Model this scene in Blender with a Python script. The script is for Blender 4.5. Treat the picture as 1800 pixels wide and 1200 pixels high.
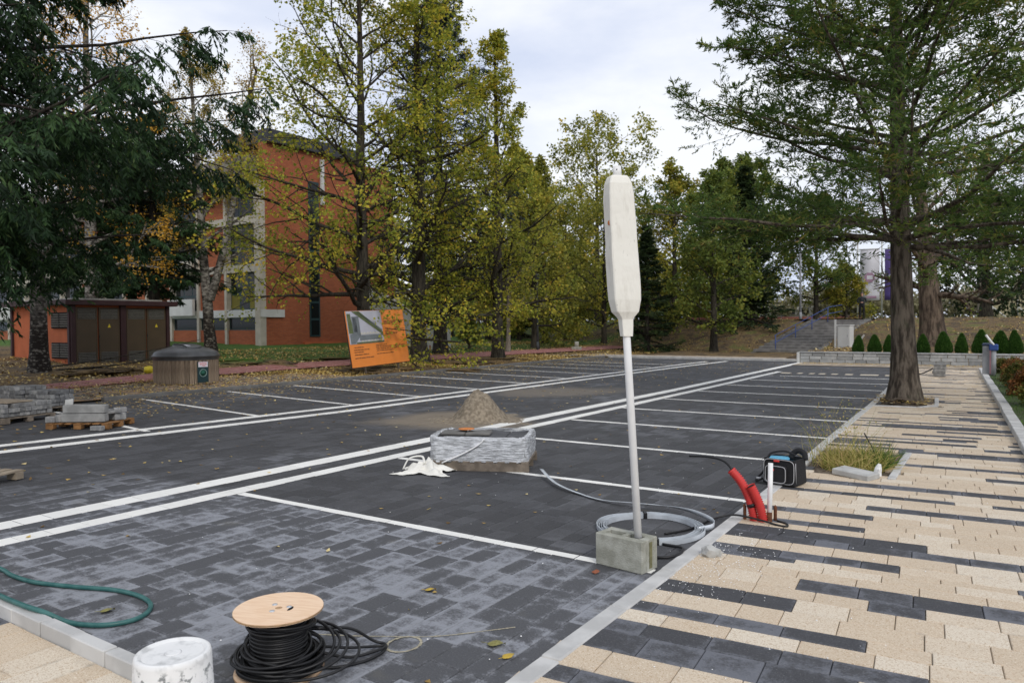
import bpy, bmesh, math, random
import numpy as np
from mathutils import Vector, Matrix, Euler, Quaternion
random.seed(7); rg = np.random.default_rng(11)
S = bpy.context.scene; COL = S.collection
for o in list(bpy.data.objects): bpy.data.objects.remove(o)
# ------------------------------------------------------------------ camera
CAM_R = np.array([[0.8304436, 0.00640817, -0.55706585], [0.55705755, -0.0222823, 0.83017491], [-0.00709281, -0.99973118, -0.02207391]])
R_, D_, F_ = (Vector(CAM_R[:, i]) for i in range(3))
cam = bpy.data.cameras.new('camera'); cam_o = bpy.data.objects.new('camera', cam); COL.objects.link(cam_o)
m3 = Matrix((R_, -D_, -F_)).transposed()
cam_o.matrix_world = Matrix.Translation((0, 0, 1.7)) @ m3.to_4x4()
cam.sensor_width = 36; cam.lens = 26.08; cam.clip_start = .05; cam.clip_end = 3000
cam.dof.use_dof = True; cam.dof.focus_distance = 6.2; cam.dof.aperture_fstop = 3.8
S.camera = cam_o
# ------------------------------------------------------------------ sky, sun, exposure
SUN_EL, SUN_AZ = math.radians(38), math.radians(128)      # azimuth clockwise from +Y
w = bpy.data.worlds.new('World'); S.world = w; w.use_nodes = True
nt = w.node_tree; nt.nodes.clear()
def wn(t, **k):
    n = nt.nodes.new(t)
    for a, b in k.items(): setattr(n, a, b)
    return n
wo = wn('ShaderNodeOutputWorld'); bg = wn('ShaderNodeBackground'); bg.inputs[1].default_value = .1
sky = wn('ShaderNodeTexSky', sky_type='NISHITA', sun_disc=False, sun_elevation=SUN_EL, sun_rotation=SUN_AZ)
tc = wn('ShaderNodeTexCoord'); mp = wn('ShaderNodeMapping'); mp.inputs['Scale'].default_value = (1.0, 1.0, 2.6)
mp.inputs['Location'].default_value = (.35, .1, .15)
n1 = wn('ShaderNodeTexNoise'); n1.inputs['Scale'].default_value = 2.1; n1.inputs['Detail'].default_value = 7; n1.inputs['Roughness'].default_value = .52
cr = wn('ShaderNodeValToRGB'); e = cr.color_ramp.elements
e[0].position = .34; e[0].color = (6.0, 6.8, 8.8, 1); e[1].position = .57; e[1].color = (10.0, 10.2, 10.6, 1)
x = cr.color_ramp.elements.new(.47); x.color = (8.0, 8.5, 9.8, 1)
mix = wn('ShaderNodeMix', data_type='RGBA'); mix.inputs['Factor'].default_value = .9
L = nt.links.new
L(tc.outputs['Generated'], mp.inputs[0]); L(mp.outputs[0], n1.inputs[0]); L(n1.outputs[0], cr.inputs[0])
L(sky.outputs[0], mix.inputs['A']); L(cr.outputs[0], mix.inputs['B']); L(mix.outputs['Result'], bg.inputs[0]); L(bg.outputs[0], wo.inputs[0])
sun = bpy.data.lights.new('sun', 'SUN'); sun.energy = 1.3; sun.angle = math.radians(14); sun.color = (1, .95, .87)
sun_o = bpy.data.objects.new('sun', sun); COL.objects.link(sun_o)
sd = Vector((math.sin(SUN_AZ) * math.cos(SUN_EL), math.cos(SUN_AZ) * math.cos(SUN_EL), math.sin(SUN_EL)))
sun_o.rotation_euler = sd.to_track_quat('Z', 'Y').to_euler(); sun_o.location = (0, 0, 30)
S.view_settings.view_transform = 'Standard'; S.view_settings.look = 'None'; S.view_settings.gamma = 1
S.view_settings.exposure = .09; S.view_settings.use_curve_mapping = False
S.render.engine = 'CYCLES'; S.cycles.use_denoising = True; S.cycles.max_bounces = 6; S.cycles.transparent_max_bounces = 8

# ------------------------------------------------------------------ node helper
class V:                                         # a socket or number with arithmetic
    def __init__(s, T, v): s.T, s.v = T, v
    def _m(s, op, *a, clamp=False):
        n = s.T.nodes.new('ShaderNodeMath'); n.operation = op; n.use_clamp = clamp
        for i, q in enumerate((s,) + a):
            q = q.v if isinstance(q, V) else q
            if isinstance(q, (int, float)): n.inputs[i].default_value = q
            else: s.T.links.new(q, n.inputs[i])
        return V(s.T, n.outputs[0])
    def __add__(s, o): return s._m('ADD', o)
    def __sub__(s, o): return s._m('SUBTRACT', o)
    def __mul__(s, o): return s._m('MULTIPLY', o)
    def __truediv__(s, o): return s._m('DIVIDE', o)
    def frac(s): return s._m('FRACT')
    def step(s, a, b):                           # smooth 0..1 ramp
        n = s.T.nodes.new('ShaderNodeMapRange'); n.interpolation_type = 'SMOOTHSTEP'
        s.T.links.new(s.v, n.inputs['Value'])
        if a > b:
            n.inputs[1].default_value, n.inputs[2].default_value, n.inputs[3].default_value, n.inputs[4].default_value = b, a, 1, 0
        else:
            n.inputs[1].default_value, n.inputs[2].default_value = a, b
        return V(s.T, n.outputs[0])
    def max(s, o): return s._m('MAXIMUM', o)
    def min(s, o): return s._m('MINIMUM', o)
class MT:
    def __init__(s, name, rough=.8, spec=.4):
        s.m = bpy.data.materials.new(name); s.m.use_nodes = True; s.T = s.m.node_tree
        s.b = s.T.nodes['Principled BSDF']; s.b.inputs['Roughness'].default_value = rough; s.b.inputs['Specular IOR Level'].default_value = spec
        s._pos = None
    def n(s, t, **k):
        n = s.T.nodes.new(t)
        for a, b in k.items(): setattr(n, a, b)
        return n
    def pos(s):
        if not s._pos: s._pos = s.n('ShaderNodeNewGeometry').outputs['Position']
        return s._pos
    def obj(s): return s.n('ShaderNodeTexCoord').outputs['Object']
    def axis(s, i, vec=None):
        n = s.n('ShaderNodeSeparateXYZ'); s.T.links.new(vec or s.pos(), n.inputs[0]); return V(s.T, n.outputs[i])
    def noise(s, scale, detail=3, vec=None, sc=None, rough=.5):
        n = s.n('ShaderNodeTexNoise'); n.inputs['Scale'].default_value = scale; n.inputs['Detail'].default_value = detail; n.inputs['Roughness'].default_value = rough
        v = vec or s.pos()
        if sc:
            mp = s.n('ShaderNodeMapping'); mp.inputs['Scale'].default_value = sc; s.T.links.new(v, mp.inputs[0]); v = mp.outputs[0]
        s.T.links.new(v, n.inputs['Vector']); return V(s.T, n.outputs[0])
    def attr(s, name): return V(s.T, s.n('ShaderNodeAttribute', attribute_name=name).outputs['Fac'])
    def orand(s): return V(s.T, s.n('ShaderNodeObjectInfo').outputs['Random'])
    def mix(s, f, a, b):
        n = s.n('ShaderNodeMix', data_type='RGBA')
        for k, q in (('Factor', f), ('A', a), ('B', b)):
            i = n.inputs[k] if k == 'Factor' else [z for z in n.inputs if z.name == k and z.type == 'RGBA'][0]
            q = q.v if isinstance(q, V) else q
            if isinstance(q, tuple): i.default_value = (*q[:3], 1)
            elif isinstance(q, (int, float)): i.default_value = q
            else: s.T.links.new(q, i)
        return V(s.T, [z for z in n.outputs if z.type == 'RGBA'][0])
    def ramp(s, f, stops):
        n = s.n('ShaderNodeValToRGB'); e = n.color_ramp.elements
        e[0].position, e[0].color = stops[0][0], (*stops[0][1], 1); e[1].position, e[1].color = stops[-1][0], (*stops[-1][1], 1)
        for p, c in stops[1:-1]: q = e.new(p); q.color = (*c, 1)
        s.T.links.new(f.v, n.inputs[0]); return V(s.T, n.outputs[0])
    def gain(s, c, f):                           # colour times scalar
        n = s.n('ShaderNodeVectorMath', operation='SCALE'); s.T.links.new(c.v, n.inputs[0])
        if isinstance(f, V): s.T.links.new(f.v, n.inputs['Scale'])
        else: n.inputs['Scale'].default_value = f
        return V(s.T, n.outputs[0])
    def color(s, c):
        if isinstance(c, tuple): s.b.inputs['Base Color'].default_value = (*c[:3], 1)
        else: s.T.links.new(c.v, s.b.inputs['Base Color'])
        return s
    def rough(s, r): s.T.links.new(r.v, s.b.inputs['Roughness']); return s
    def bump(s, h, strength=.3, dist=.01):
        n = s.n('ShaderNodeBump'); n.inputs['Strength'].default_value = strength; n.inputs['Distance'].default_value = dist
        s.T.links.new(h.v, n.inputs['Height']); s.T.links.new(n.outputs[0], s.b.inputs['Normal']); return s
def plain(name, col, rough=.7, var=.25, scale=6, col2=None, bump=0, bscale=None, spec=.4, metal=0, obj=False):
    t = MT(name, rough, spec); v = t.obj() if obj else None
    a = t.noise(scale, 4, v); c2 = col2 or tuple(q * (1 - var) for q in col)
    t.color(t.mix(a.step(.35, .68), c2, col)); t.b.inputs['Metallic'].default_value = metal
    if bump: t.bump(t.noise(bscale or scale * 6, 3, v), bump)
    return t.m

# ------------------------------------------------------------------ mesh helpers
def nmesh(name, v, q, mat=None, smooth=False, attrs=None, tri=False):
    v = np.asarray(v, np.float32); q = np.asarray(q, np.int32); k = q.shape[1]
    me = bpy.data.meshes.new(name); me.vertices.add(len(v)); me.vertices.foreach_set('co', v.ravel())
    me.loops.add(q.size); me.loops.foreach_set('vertex_index', q.ravel()); me.polygons.add(len(q))
    me.polygons.foreach_set('loop_start', np.arange(0, q.size, k, dtype=np.int32))
    me.polygons.foreach_set('use_smooth', np.full(len(q), bool(smooth)))
    for nme, a in (attrs or {}).items():
        at = me.attributes.new(nme, 'FLOAT', 'POINT'); at.data.foreach_set('value', np.asarray(a, np.float32))
    me.update(calc_edges=True)
    if mat: me.materials.append(mat)
    return me
def link(name, me, parent=None, loc=(0, 0, 0), rz=0, **props):
    o = bpy.data.objects.new(name, me); COL.objects.link(o); o.parent = parent; o.location = loc
    if rz: o.rotation_euler = (0, 0, rz)
    for k, b in props.items():
        if b: o[k] = b
    return o
def thing(name, label, cat, loc=(0, 0, 0), rz=0, group=None, me=None, scale=1):
    o = link(name, me, None, loc, rz, label=label, category=cat, group=group); o.scale = (scale,) * 3; return o
def structure(name, me, parent=None, loc=(0, 0, 0)): return link(name, me, parent, loc, kind='structure')
def copy_tree(o, parent=None):
    c = o.copy(); COL.objects.link(c); c.parent = parent
    for ch in list(o.children): copy_tree(ch, c)
    return c
class MB:
    def __init__(s): s.v, s.f, s.sm = [], [], []
    def add(s, vs, fs, smooth=False, mtx=None):
        b = len(s.v)
        for p in vs: s.v.append(tuple(mtx @ Vector(p)) if mtx else tuple(p))
        for f in fs: s.f.append([b + i for i in f]); s.sm.append(smooth)
        return s
    def box(s, c, d, rz=0, bev=0, mtx=None, rot=None):
        hx, hy, hz = d[0] / 2, d[1] / 2, d[2] / 2
        M = Matrix.Translation(c) @ (rot.to_matrix().to_4x4() if rot else Matrix.Rotation(rz, 4, 'Z'))
        if mtx: M = mtx @ M
        if bev <= 0:
            vs = [(x, y, z) for z in (-hz, hz) for x, y in ((-hx, -hy), (hx, -hy), (hx, hy), (-hx, hy))]
            fs = [(3, 2, 1, 0), (4, 5, 6, 7), (0, 1, 5, 4), (1, 2, 6, 5), (2, 3, 7, 6), (3, 0, 4, 7)]
            return s.add(vs, fs, False, M)
        b = min(bev, hx * .9, hy * .9, hz * .9); vs = []; rings = [(-hz, b), (-hz + b, 0), (hz - b, 0), (hz, b)]
        for z, i in rings:
            x, y = hx - i, hy - i
            e = b - i if i == 0 else 0
            if i: vs += [(-x + 0, -y, z), (x, -y, z), (x, -y, z), (x, y, z), (x, y, z), (-x, y, z), (-x, y, z), (-x, -y, z)]
            else: vs += [(-x + b, -y, z), (x - b, -y, z), (x, -y + b, z), (x, y - b, z), (x - b, y, z), (-x + b, y, z), (-x, y - b, z), (-x, -y + b, z)]
        bm = bmesh.new(); bv = [bm.verts.new(p) for p in vs]
        for k in range(3):
            for i in range(8):
                j = (i + 1) % 8; q = [bv[k * 8 + i], bv[k * 8 + j], bv[k * 8 + 8 + j], bv[k * 8 + 8 + i]]
                bm.faces.new(q)
        bm.faces.new([bv[i] for i in range(7, -1, -1)]); bm.faces.new([bv[24 + i] for i in range(8)])
        bmesh.ops.remove_doubles(bm, verts=bm.verts, dist=1e-5)
        bm.verts.index_update(); s.add([p.co for p in bm.verts], [[p.index for p in f.verts] for f in bm.faces], False, M); bm.free(); return s
    def prism(s, poly, z0, z1, mtx=None, axis='z'):
        n = len(poly); P = lambda a, b, z: (a, b, z) if axis == 'z' else ((a, z, b) if axis == 'y' else (z, a, b))
        vs = [P(a, b, z0) for a, b in poly] + [P(a, b, z1) for a, b in poly]
        return s.add(vs, [list(range(n - 1, -1, -1)), list(range(n, 2 * n))] + [(i, (i + 1) % n, n + (i + 1) % n, n + i) for i in range(n)], False, mtx)
    def tube(s, path, r, k=8, cap=True, closed=False, flat=1, up=(0, 0, 1)):
        P = [Vector(p) for p in path]; n = len(P); rr = r if isinstance(r, (list, tuple)) else [r] * n; b = len(s.v); pn = None
        for i in range(n):
            t = (P[(i + 1) % n] - P[i - 1]) if closed or 0 < i < n - 1 else (P[1] - P[0] if i == 0 else P[-1] - P[-2])
            t.normalize()
            if pn is None:
                u = Vector(up); pn = u - t * u.dot(t)
                if pn.length < .05: u = Vector((1, .1, 0)); pn = u - t * u.dot(t)
            else: pn = pn - t * pn.dot(t)
            pn.normalize(); q = t.cross(pn)
            for j in range(k):
                a = 2 * math.pi * j / k; s.v.append(tuple(P[i] + (pn * math.cos(a) * flat + q * math.sin(a)) * rr[i]))
        for i in range(n if closed else n - 1):
            for j in range(k):
                c = b + i * k; d = b + ((i + 1) % n) * k
                s.f.append([c + j, c + (j + 1) % k, d + (j + 1) % k, d + j]); s.sm.append(True)
        if cap and not closed:
            s.f.append([b + j for j in range(k - 1, -1, -1)]); s.sm.append(False); s.f.append([b + (n - 1) * k + j for j in range(k)]); s.sm.append(False)
        return s
    def lathe(s, prof, k=32, c=(0, 0, 0), smooth=True, mtx=None, sq=1):
        b = len(s.v); M = mtx or Matrix()
        for r, z in prof:
            for j in range(k):
                a = 2 * math.pi * j / k; s.v.append(tuple(M @ Vector((c[0] + r * math.cos(a), c[1] + r * math.sin(a) * sq, c[2] + z))))
        for i in range(len(prof) - 1):
            for j in range(k):
                s.f.append([b + i * k + j, b + i * k + (j + 1) % k, b + (i + 1) * k + (j + 1) % k, b + (i + 1) * k + j]); s.sm.append(smooth)
        if prof[0][0] > 0: s.f.append([b + j for j in range(k - 1, -1, -1)]); s.sm.append(False)
        if prof[-1][0] > 0: s.f.append([b + (len(prof) - 1) * k + j for j in range(k)]); s.sm.append(False)
        return s
    def mesh(s, name, mat):
        me = bpy.data.meshes.new(name); me.from_pydata(s.v, [], s.f); me.polygons.foreach_set('use_smooth', s.sm); me.update()
        if mat: me.materials.append(mat)
        return me
    def obj(s, name, mat, parent=None, loc=(0, 0, 0), rz=0, **p): return link(name, s.mesh(name, mat), parent, loc, rz, **p)
def spl(pts, n):                                 # Catmull-Rom through points
    P = [Vector(p) for p in pts]; P = [P[0] * 2 - P[1]] + P + [P[-1] * 2 - P[-2]]; out = []
    for i in range(1, len(P) - 2):
        for k in range(n):
            t = k / n; a, b, c, d = P[i - 1:i + 3]
            out.append(.5 * ((2 * b) + (c - a) * t + (2 * a - 5 * b + 4 * c - d) * t * t + (3 * b - a - 3 * c + d) * t ** 3))
    return out + [P[-2]]
def inter(xs, ys, v): return float(np.interp(v, xs, ys))
# ------------------------------------------------------------------ terrain
EMB_X = [-90, -39, -31, -22.6, -17.7, -13.6, -12.9, -9.4, -8.9, 60]; EMB_Y = [64, 58, 54.5, 48, 46.2, 45, 45.0, 45.0, 43.6, 43.6]
EMB_L = [7, 7, 7, 7, 7, 7.6, 7.86, 7.86, 8.8, 8.8]
def terrain(x, y):
    x = np.asarray(x, float); y = np.asarray(y, float)
    z = np.clip(.03 * (-17.6 - x), 0, .75) * np.clip((60 - y) / 10 + 1, 0, 1)
    yb, ln = np.interp(x, EMB_X, EMB_Y), np.interp(x, EMB_X, EMB_L)
    z0 = .42 * np.clip((x + 9.0) / 1.2, 0, 1) * np.clip((y - 33.6) / .6, 0, 1)
    t = np.clip((y - yb) / ln, 0, 1)
    st = (x > -13.2 + (y - 45) * .236) & (x < -8.9 + (y - 45) * .236) & (y > 44) & (y < 53.5)   # the stairs cut into the bank
    return np.maximum(z, z0 + (1.95 - z0) * t) - np.where(st, .30, 0)
def T(x, y): return float(terrain(x, y))
# ------------------------------------------------------------------ ground materials
def ground_mat():
    t = MT('ground_mix', .95, .2); X, Y = t.axis(0), t.axis(1)
    n1, n2, n3 = t.noise(1.3, 5), t.noise(9, 4), t.noise(.22, 3)
    soil = t.mix(n2.step(.35, .65), (.045, .033, .022), (.12, .09, .06))
    litter = t.ramp(t.noise(16, 3), [(.3, (.05, .034, .02)), (.48, (.15, .10, .05)), (.6, (.24, .17, .08)), (.72, (.09, .06, .03))])
    base = t.mix(n1.step(.36, .56), soil, litter)
    grass = t.mix(n2.step(.3, .7), (.035, .075, .014), (.085, .16, .03))
    wob = (n3 - .5) * 7 + (n1 - .5) * 3
    lawn = (X + wob * .4).step(-24.6, -26.2) * (Y + wob * .4).step(16, 20) * (Y * 1 + wob).step(56, 52)
    lawn = lawn.max((X + wob).step(-45, -48)); lawn = lawn.max((Y + wob * .3).step(56, 60) * (n1.step(.3, .5)) * .7)
    emb = (Y + wob).step(42, 46) * n1.step(.52, .62) * .45
    lawn = lawn.max(emb) * n2.step(.2, .42)
    t.color(t.mix(lawn, base, grass)); t.bump(t.noise(22, 4), .6, .04); return t.m
def paver_mat(name, dark, dust, zone='lot', hi=.0):
    t = MT(name, .85, .35); X, Y = t.axis(0), t.axis(1)
    rnd = (t.attr('rnd') + t.orand()).frac(); core = t.attr('core')
    n1, n2, nl = t.noise(15, 6, rough=.7), t.noise(70, 2), t.noise(.55, 4)
    if zone == 'lot':
        z = (Y + (nl - .5) * .5).step(4.85, 4.55) * (X + nl).step(-9.4, -6.2)
        z = z.max((Y + (nl - .5) * 2.2).step(10.2, 10.8) * (Y + nl * 6).step(20, 16) * X.step(-7, -5) * .30)
        z = z.max(nl.step(.46, .72) * .42).max(.10)
    elif zone == 'walk': z = V(t.T, t.n('ShaderNodeValue').outputs[0]); z.v.default_value = .62
    nb = t.noise(3.2, 4, rough=.6)
    s = (core * -.42 + .62) + (n1 - .5) * 1.9 + (rnd - .42) * .85 + (nb - .5) * 1.7 + (n2 - .5) * .9
    d = (s.step(.15, 1.0) * .80 + .16) * z
    base = t.gain(t.mix(t.noise(95, 3, rough=.7).step(.32, .7), tuple(q * .62 for q in dark), tuple(q * 1.2 for q in dark)), rnd * .3 + .85)
    speck = t.noise(120, 2).step(.62, .76) * .4
    c = t.mix(d, base, dust); c = t.mix(speck, c, (.3, .29, .27)); stain = t.noise(2.6, 5).step(.62, .78) * .35
    c = t.mix(stain * z, c, (.16, .15, .12))
    if zone == 'lot':                            # sand trodden out around the heap
        v = t.n('ShaderNodeVectorMath', operation='DISTANCE'); t.T.links.new(t.pos(), v.inputs[0]); v.inputs[1].default_value = (-8.35, 10.55, 0)
        sp = (V(t.T, v.outputs['Value']) + (nl - .5) * 2.2 + (n1 - .5) * .8).step(1.75, .8); c = t.mix(sp * .75, c, (.25, .205, .15))
        v = t.n('ShaderNodeVectorMath', operation='DISTANCE'); t.T.links.new(t.pos(), v.inputs[0]); v.inputs[1].default_value = (-9.6, 16.4, 0)
        sp = (V(t.T, v.outputs['Value']) + (nl - .5) * 3 + (n1 - .5) * 1.6).step(1.9, .6); c = t.mix(sp * .5, c, (.25, .21, .16))
    t.color(c); t.rough(d * .15 + .74); t.bump(t.noise(160, 2), .18, .004); return t.m
def beige_mat():
    t = MT('beige_granular_concrete', .9, .25); rnd = (t.attr('rnd') + t.orand()).frac(); core = t.attr('core')
    g = t.noise(120, 3, rough=.65); n = t.noise(5, 4)
    a = t.mix(rnd.step(.5, .98), (.60, .495, .37), (.645, .57, .46)); a = t.gain(a, rnd * .10 + .95)
    a = t.mix(g.step(.50, .66) * .85, a, (.40, .275, .165)); a = t.mix(t.noise(150, 2).step(.6, .7), a, (.78, .71, .60))
    a = t.mix(n.step(.55, .8) * .3, a, (.44, .38, .3)); a = t.mix(t.noise(300, 1).step(.68, .74) * .8, a, (.16, .12, .09))
    dirt = (core * -1 + .55 + (t.noise(14, 4) - .5) * 2.2).step(.35, .9) * t.noise(.8, 3).step(.45, .7)
    a = t.mix(dirt * .5, a, (.28, .26, .23))
    t.color(a); t.bump(g, .5, .004); return t.m
def white_paint():
    t = MT('white_line_paver', .75, .3); rnd = (t.attr('rnd') + t.orand()).frac()
    a = t.gain(t.mix(t.noise(9, 5).step(.56, .8) * .5, (.80, .79, .75), (.5, .48, .44)), rnd * .1 + .93)
    t.color(t.mix(t.noise(2.2, 5).step(.68, .85) * .6, a, (.25, .24, .23))); return t.m
M_ground = ground_mat()
M_dark = paver_mat('charcoal_paver', (.054, .054, .058), (.262, .272, .298))
M_dwalk = paver_mat('charcoal_walk_slab', (.05, .05, .054), (.20, .21, .24), 'walk')
M_beige = beige_mat(); M_white = white_paint()
M_joint = plain('dark_joint_sand', (.03, .029, .028), .95, .3, 30)
M_jointb = plain('pale_joint_sand', (.3, .25, .18), .95, .3, 30)
M_kerb = plain('kerb_concrete', (.56, .555, .54), .85, .22, 5, bump=.25, bscale=120)
M_kerbd = plain('old_kerb_concrete', (.17, .165, .155), .9, .3, 4, bump=.3, bscale=60)
M_redbrick = paver_mat('red_path_brick', (.40, .155, .135), (.42, .27, .25), 'walk')
M_strip = MT('autumn_strip_brick', .9, .2); _r = M_strip.attr('rnd')
M_strip.color(M_strip.gain(M_strip.ramp(_r, [(0, (.10, .095, .09)), (.5, (.22, .20, .17)), (.75, (.36, .22, .12)), (1, (.44, .33, .22))]), M_strip.noise(4, 4) + .5)); M_strip = M_strip.m
M_sandpath = plain('pale_gravel', (.45, .38, .29), .95, .3, 3, col2=(.26, .21, .16), bump=.4, bscale=60)
M_asph = plain('asphalt', (.055, .055, .058), .9, .3, 2.5, bump=.3, bscale=120)
M_pitsoil = plain('pit_soil', (.06, .042, .028), .95, .4, 25, col2=(.15, .12, .09), bump=.6, bscale=50)
# ------------------------------------------------------------------ ground sheet
xs = np.concatenate([[-1200, -600, -300, -170, -120], np.arange(-95, 31, 1.0), [45, 80, 150, 300, 600, 1200]])
ys = np.concatenate([[-300, -120, -50, -25], np.arange(-12, 91, 1.0), [110, 150, 250, 500, 900, 1600]])
GX, GY = np.meshgrid(xs, ys); gz = terrain(GX, GY)
jit = rg.normal(0, .035, GX.shape) * ((GX < -17.8) | (GY > 37)); gz = gz + jit
lotmask = (GX > -17.7) & (GY < 36.5); gz[lotmask] = np.minimum(gz[lotmask], -.07)
gz[(GX > -26) & (GX <= -17.7) & (GY < 49)] -= .09
nx, ny = len(xs), len(ys); idx = np.arange(nx * ny).reshape(ny, nx)
q = np.stack([idx[:-1, :-1], idx[:-1, 1:], idx[1:, 1:], idx[1:, :-1]], -1).reshape(-1, 4)
structure('ground', nmesh('ground', np.stack([GX, GY, gz], -1).reshape(-1, 3), q, M_ground, True))
def project(p):                                  # camera view of points, picture pixels 1800 wide
    c = (np.asarray(p, float) - (0, 0, 1.7)) @ CAM_R; zz = np.maximum(c[:, 2], .01)
    return c[:, 0] / zz * 1304 + 900, c[:, 1] / zz * 1304 + 600, c[:, 2]
# ------------------------------------------------------------------ paver fields
def paver_mesh(name, P, near, mat, th=.05, gap=.0028):
    """P: rows of cx, cy, sx, sy, ang, z, rnd -> one mesh of separate pavers"""
    P = np.asarray(P, float); n = len(P); hx, hy = P[:, 2] / 2 - gap * (.9 if mat is M_dark else .5), P[:, 3] / 2 - gap * .5
    c = np.array([(-1, -1), (1, -1), (1, 1), (-1, 1)], float)
    ins = np.minimum(.045, np.minimum(hx, hy) * .55)
    rings = [(ins, 0, 1.), (np.full(n, .004), 0, 0.), (np.zeros(n), -.005, 0.), (np.zeros(n), -th, 0.)] if near else [(np.zeros(n), 0, .5), (np.zeros(n), -.02, .5)]
    V_, A_ = [], []; ca, sa = np.cos(P[:, 4])[:, None], np.sin(P[:, 4])[:, None]
    for i, dz, co in rings:
        lx = c[None, :, 0] * (hx - i)[:, None]; ly = c[None, :, 1] * (hy - i)[:, None]
        V_.append(np.stack([P[:, 0:1] + lx * ca - ly * sa, P[:, 1:2] + lx * sa + ly * ca, np.repeat(P[:, 5:6] + dz, 4, 1)], -1)); A_.append(np.full((n, 4), co))
    V_ = np.concatenate(V_, 1); A_ = np.concatenate(A_, 1); nv = V_.shape[1]
    q = [(0, 1, 2, 3)]
    for k in range(len(rings) - 1): q += [(k * 4 + 4 + i, k * 4 + 4 + (i + 1) % 4, k * 4 + (i + 1) % 4, k * 4 + i) for i in range(4)]
    Q = (np.arange(n)[:, None, None] * nv + np.array(q)[None]).reshape(-1, 4)
    return nmesh(name, V_.reshape(-1, 3), Q, mat, False, {'core': A_.ravel(), 'rnd': np.repeat(P[:, 6], nv)})
def lay(name, P, mat, parent, n_parts, far_d=13, th=.05):
    """the pieces that show largest become parts, the rest stays real geometry in one part"""
    P = np.asarray(P, float); u, v, d = project(np.column_stack([P[:, 0], P[:, 1], P[:, 5]]))
    m = (d > -3) & ((np.abs(P[:, 0] + 4) < 9) | (d > 6)) & ((d < 6) | ((u > -500) & (u < 2400))); P, d, u, v = P[m], np.maximum(d[m], .3), u[m], v[m]
    inside = (u > 0) & (u < 1800) & (v < 1200) & (v > 500) & (d > 1)
    score = np.where(inside, P[:, 2] * P[:, 3] / d ** 3, 0); order = np.argsort(-score)
    top = [i for i in order[:n_parts] if score[i] > 0]; cache = {}
    for i in top:
        cx, cy, sx, sy, a, z, r = P[i]; key = (round(sx, 3), round(sy, 3))
        if key not in cache: cache[key] = paver_mesh(name, [(0, 0, sx, sy, 0, 0, 0)], True, mat, th)
        o = link(name, cache[key], parent, (cx, cy, z), a)
        o.rotation_euler = (random.gauss(0, .0022), random.gauss(0, .0022), a)
    rest = np.setdiff1d(np.arange(len(P)), top)
    nr = rest[d[rest] < far_d]; fr = rest[d[rest] >= far_d]
    if len(nr): link(name + '_field', paver_mesh(name + '_field', P[nr], True, mat, th), parent, kind='stuff')
    if len(fr): link(name + '_field', paver_mesh(name + '_far_field', P[fr], False, mat), parent, kind='stuff')
def sheet(name, poly, z, mat, parent=None):
    return structure(name, MB().add([(a, b, z) for a, b in poly], [list(range(len(poly)))]).mesh(name, mat), parent)
KX_Y = [0, 6.5, 10.5, 17.4, 23.9, 27, 34]; KX = [-1.97, -2.0, -2.19, -2.44, -2.78, -2.92, -3.1]     # kerb between lot and walkway
RX_Y = [0, 11.4, 30.9, 34]; RX = [.80, .16, -.91, -1.05]                                           # right edge of the walkway
lot = sheet('parking_lot', [(-17.4, 1.9), (-1.9, 1.9), (-1.9, 8), (-2.9, 34.4), (-17.4, 34.4)], -.03, M_joint)
P = []; x = -1.9; ri = 0; seq = [.2, .14, .2, .17]
while x > -17.35:
    wd = seq[ri % 4] if rg.random() > .12 else .2; ri += 1; y = 1.99 - rg.random() * .2; xm = x - wd / 2
    while y < 34.3:
        ln = rg.choice([.17, .22, .27, .32, .36], p=[.2, .25, .25, .2, .1])
        kx = inter(KX_Y, KX, y)
        if xm < kx + .13 and y > 1.9: P.append((xm, y + ln / 2, wd, ln, 0, rg.normal(0, .0007), rg.random()))
        y += ln
    x -= wd
lay('paver', P, M_dark, lot, 300)
# walkway: rows laid across it, stretches of charcoal slabs among beige ones
walk = sheet('walkway', [(-1.95, -2), (1.6, -2), (.25, 11.4), (-.85, 30.9), (-1.0, 33.3), (-3.1, 33.3), (-2.44, 17.4), (-2.1, 8)], -.036, M_jointb)
SK = .085; ANG = math.atan(SK)
ROWS = [-1.6, -1.4, -1.2, -1.05, -.85, -.65, -.5, -.3, -.1, .1, .25, .45, .65, .8, 1.0, 1.2, 1.4, 1.55, 1.75, 1.95, 2.15, 2.35, 2.6, 2.78, 3.01, 3.17, 3.43, 3.68, 3.86, 4.03, 4.19, 4.42, 4.65, 4.83, 5.06, 5.22, 5.37, 5.47, 5.65, 5.88, 6.06, 6.28, 6.44, 6.6, 6.75, 6.88, 7.05, 7.26, 7.45, 7.62, 7.82, 7.96, 8.12, 8.29, 8.5, 8.66, 8.85, 9.0, 9.15, 9.35, 9.55, 9.75, 9.92]
STRETCH = {-1.05: [(-9, -.6)], -.3: [(-.9, .3)], .1: [(-9, -1.0)], .65: [(-9, -.5)], 1.2: [(-1.2, 9)], 1.75: [(-9, -.9)], 2.6: [(-.8, .1)], 3.01: [(-9, -1.35)], 3.43: [(-9, -.72)], 3.68: [(-9, -.43)], 4.03: [(-9, -.78)], 4.42: [(-9, -1.03)], 4.65: [(-.73, -.39)], 4.83: [(-1.08, 9)], 5.37: [(-1.79, -1.31), (-.02, 9)], 5.47: [(-9, -.44)], 5.88: [(-9, -.77), (-.46, 9)], 6.06: [(-9, -.55)], 6.44: [(-1.67, -.88)], 6.75: [(.07, 9)], 6.88: [(-9, -1.13)], 7.26: [(-1.16, 9)], 7.82: [(-9, -.56), (-.15, 9)], 8.29: [(-9, -.89), (-.57, 9)], 9.15: [(-.26, .04)], 9.75: [(-1.14, 9)]}
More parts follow.
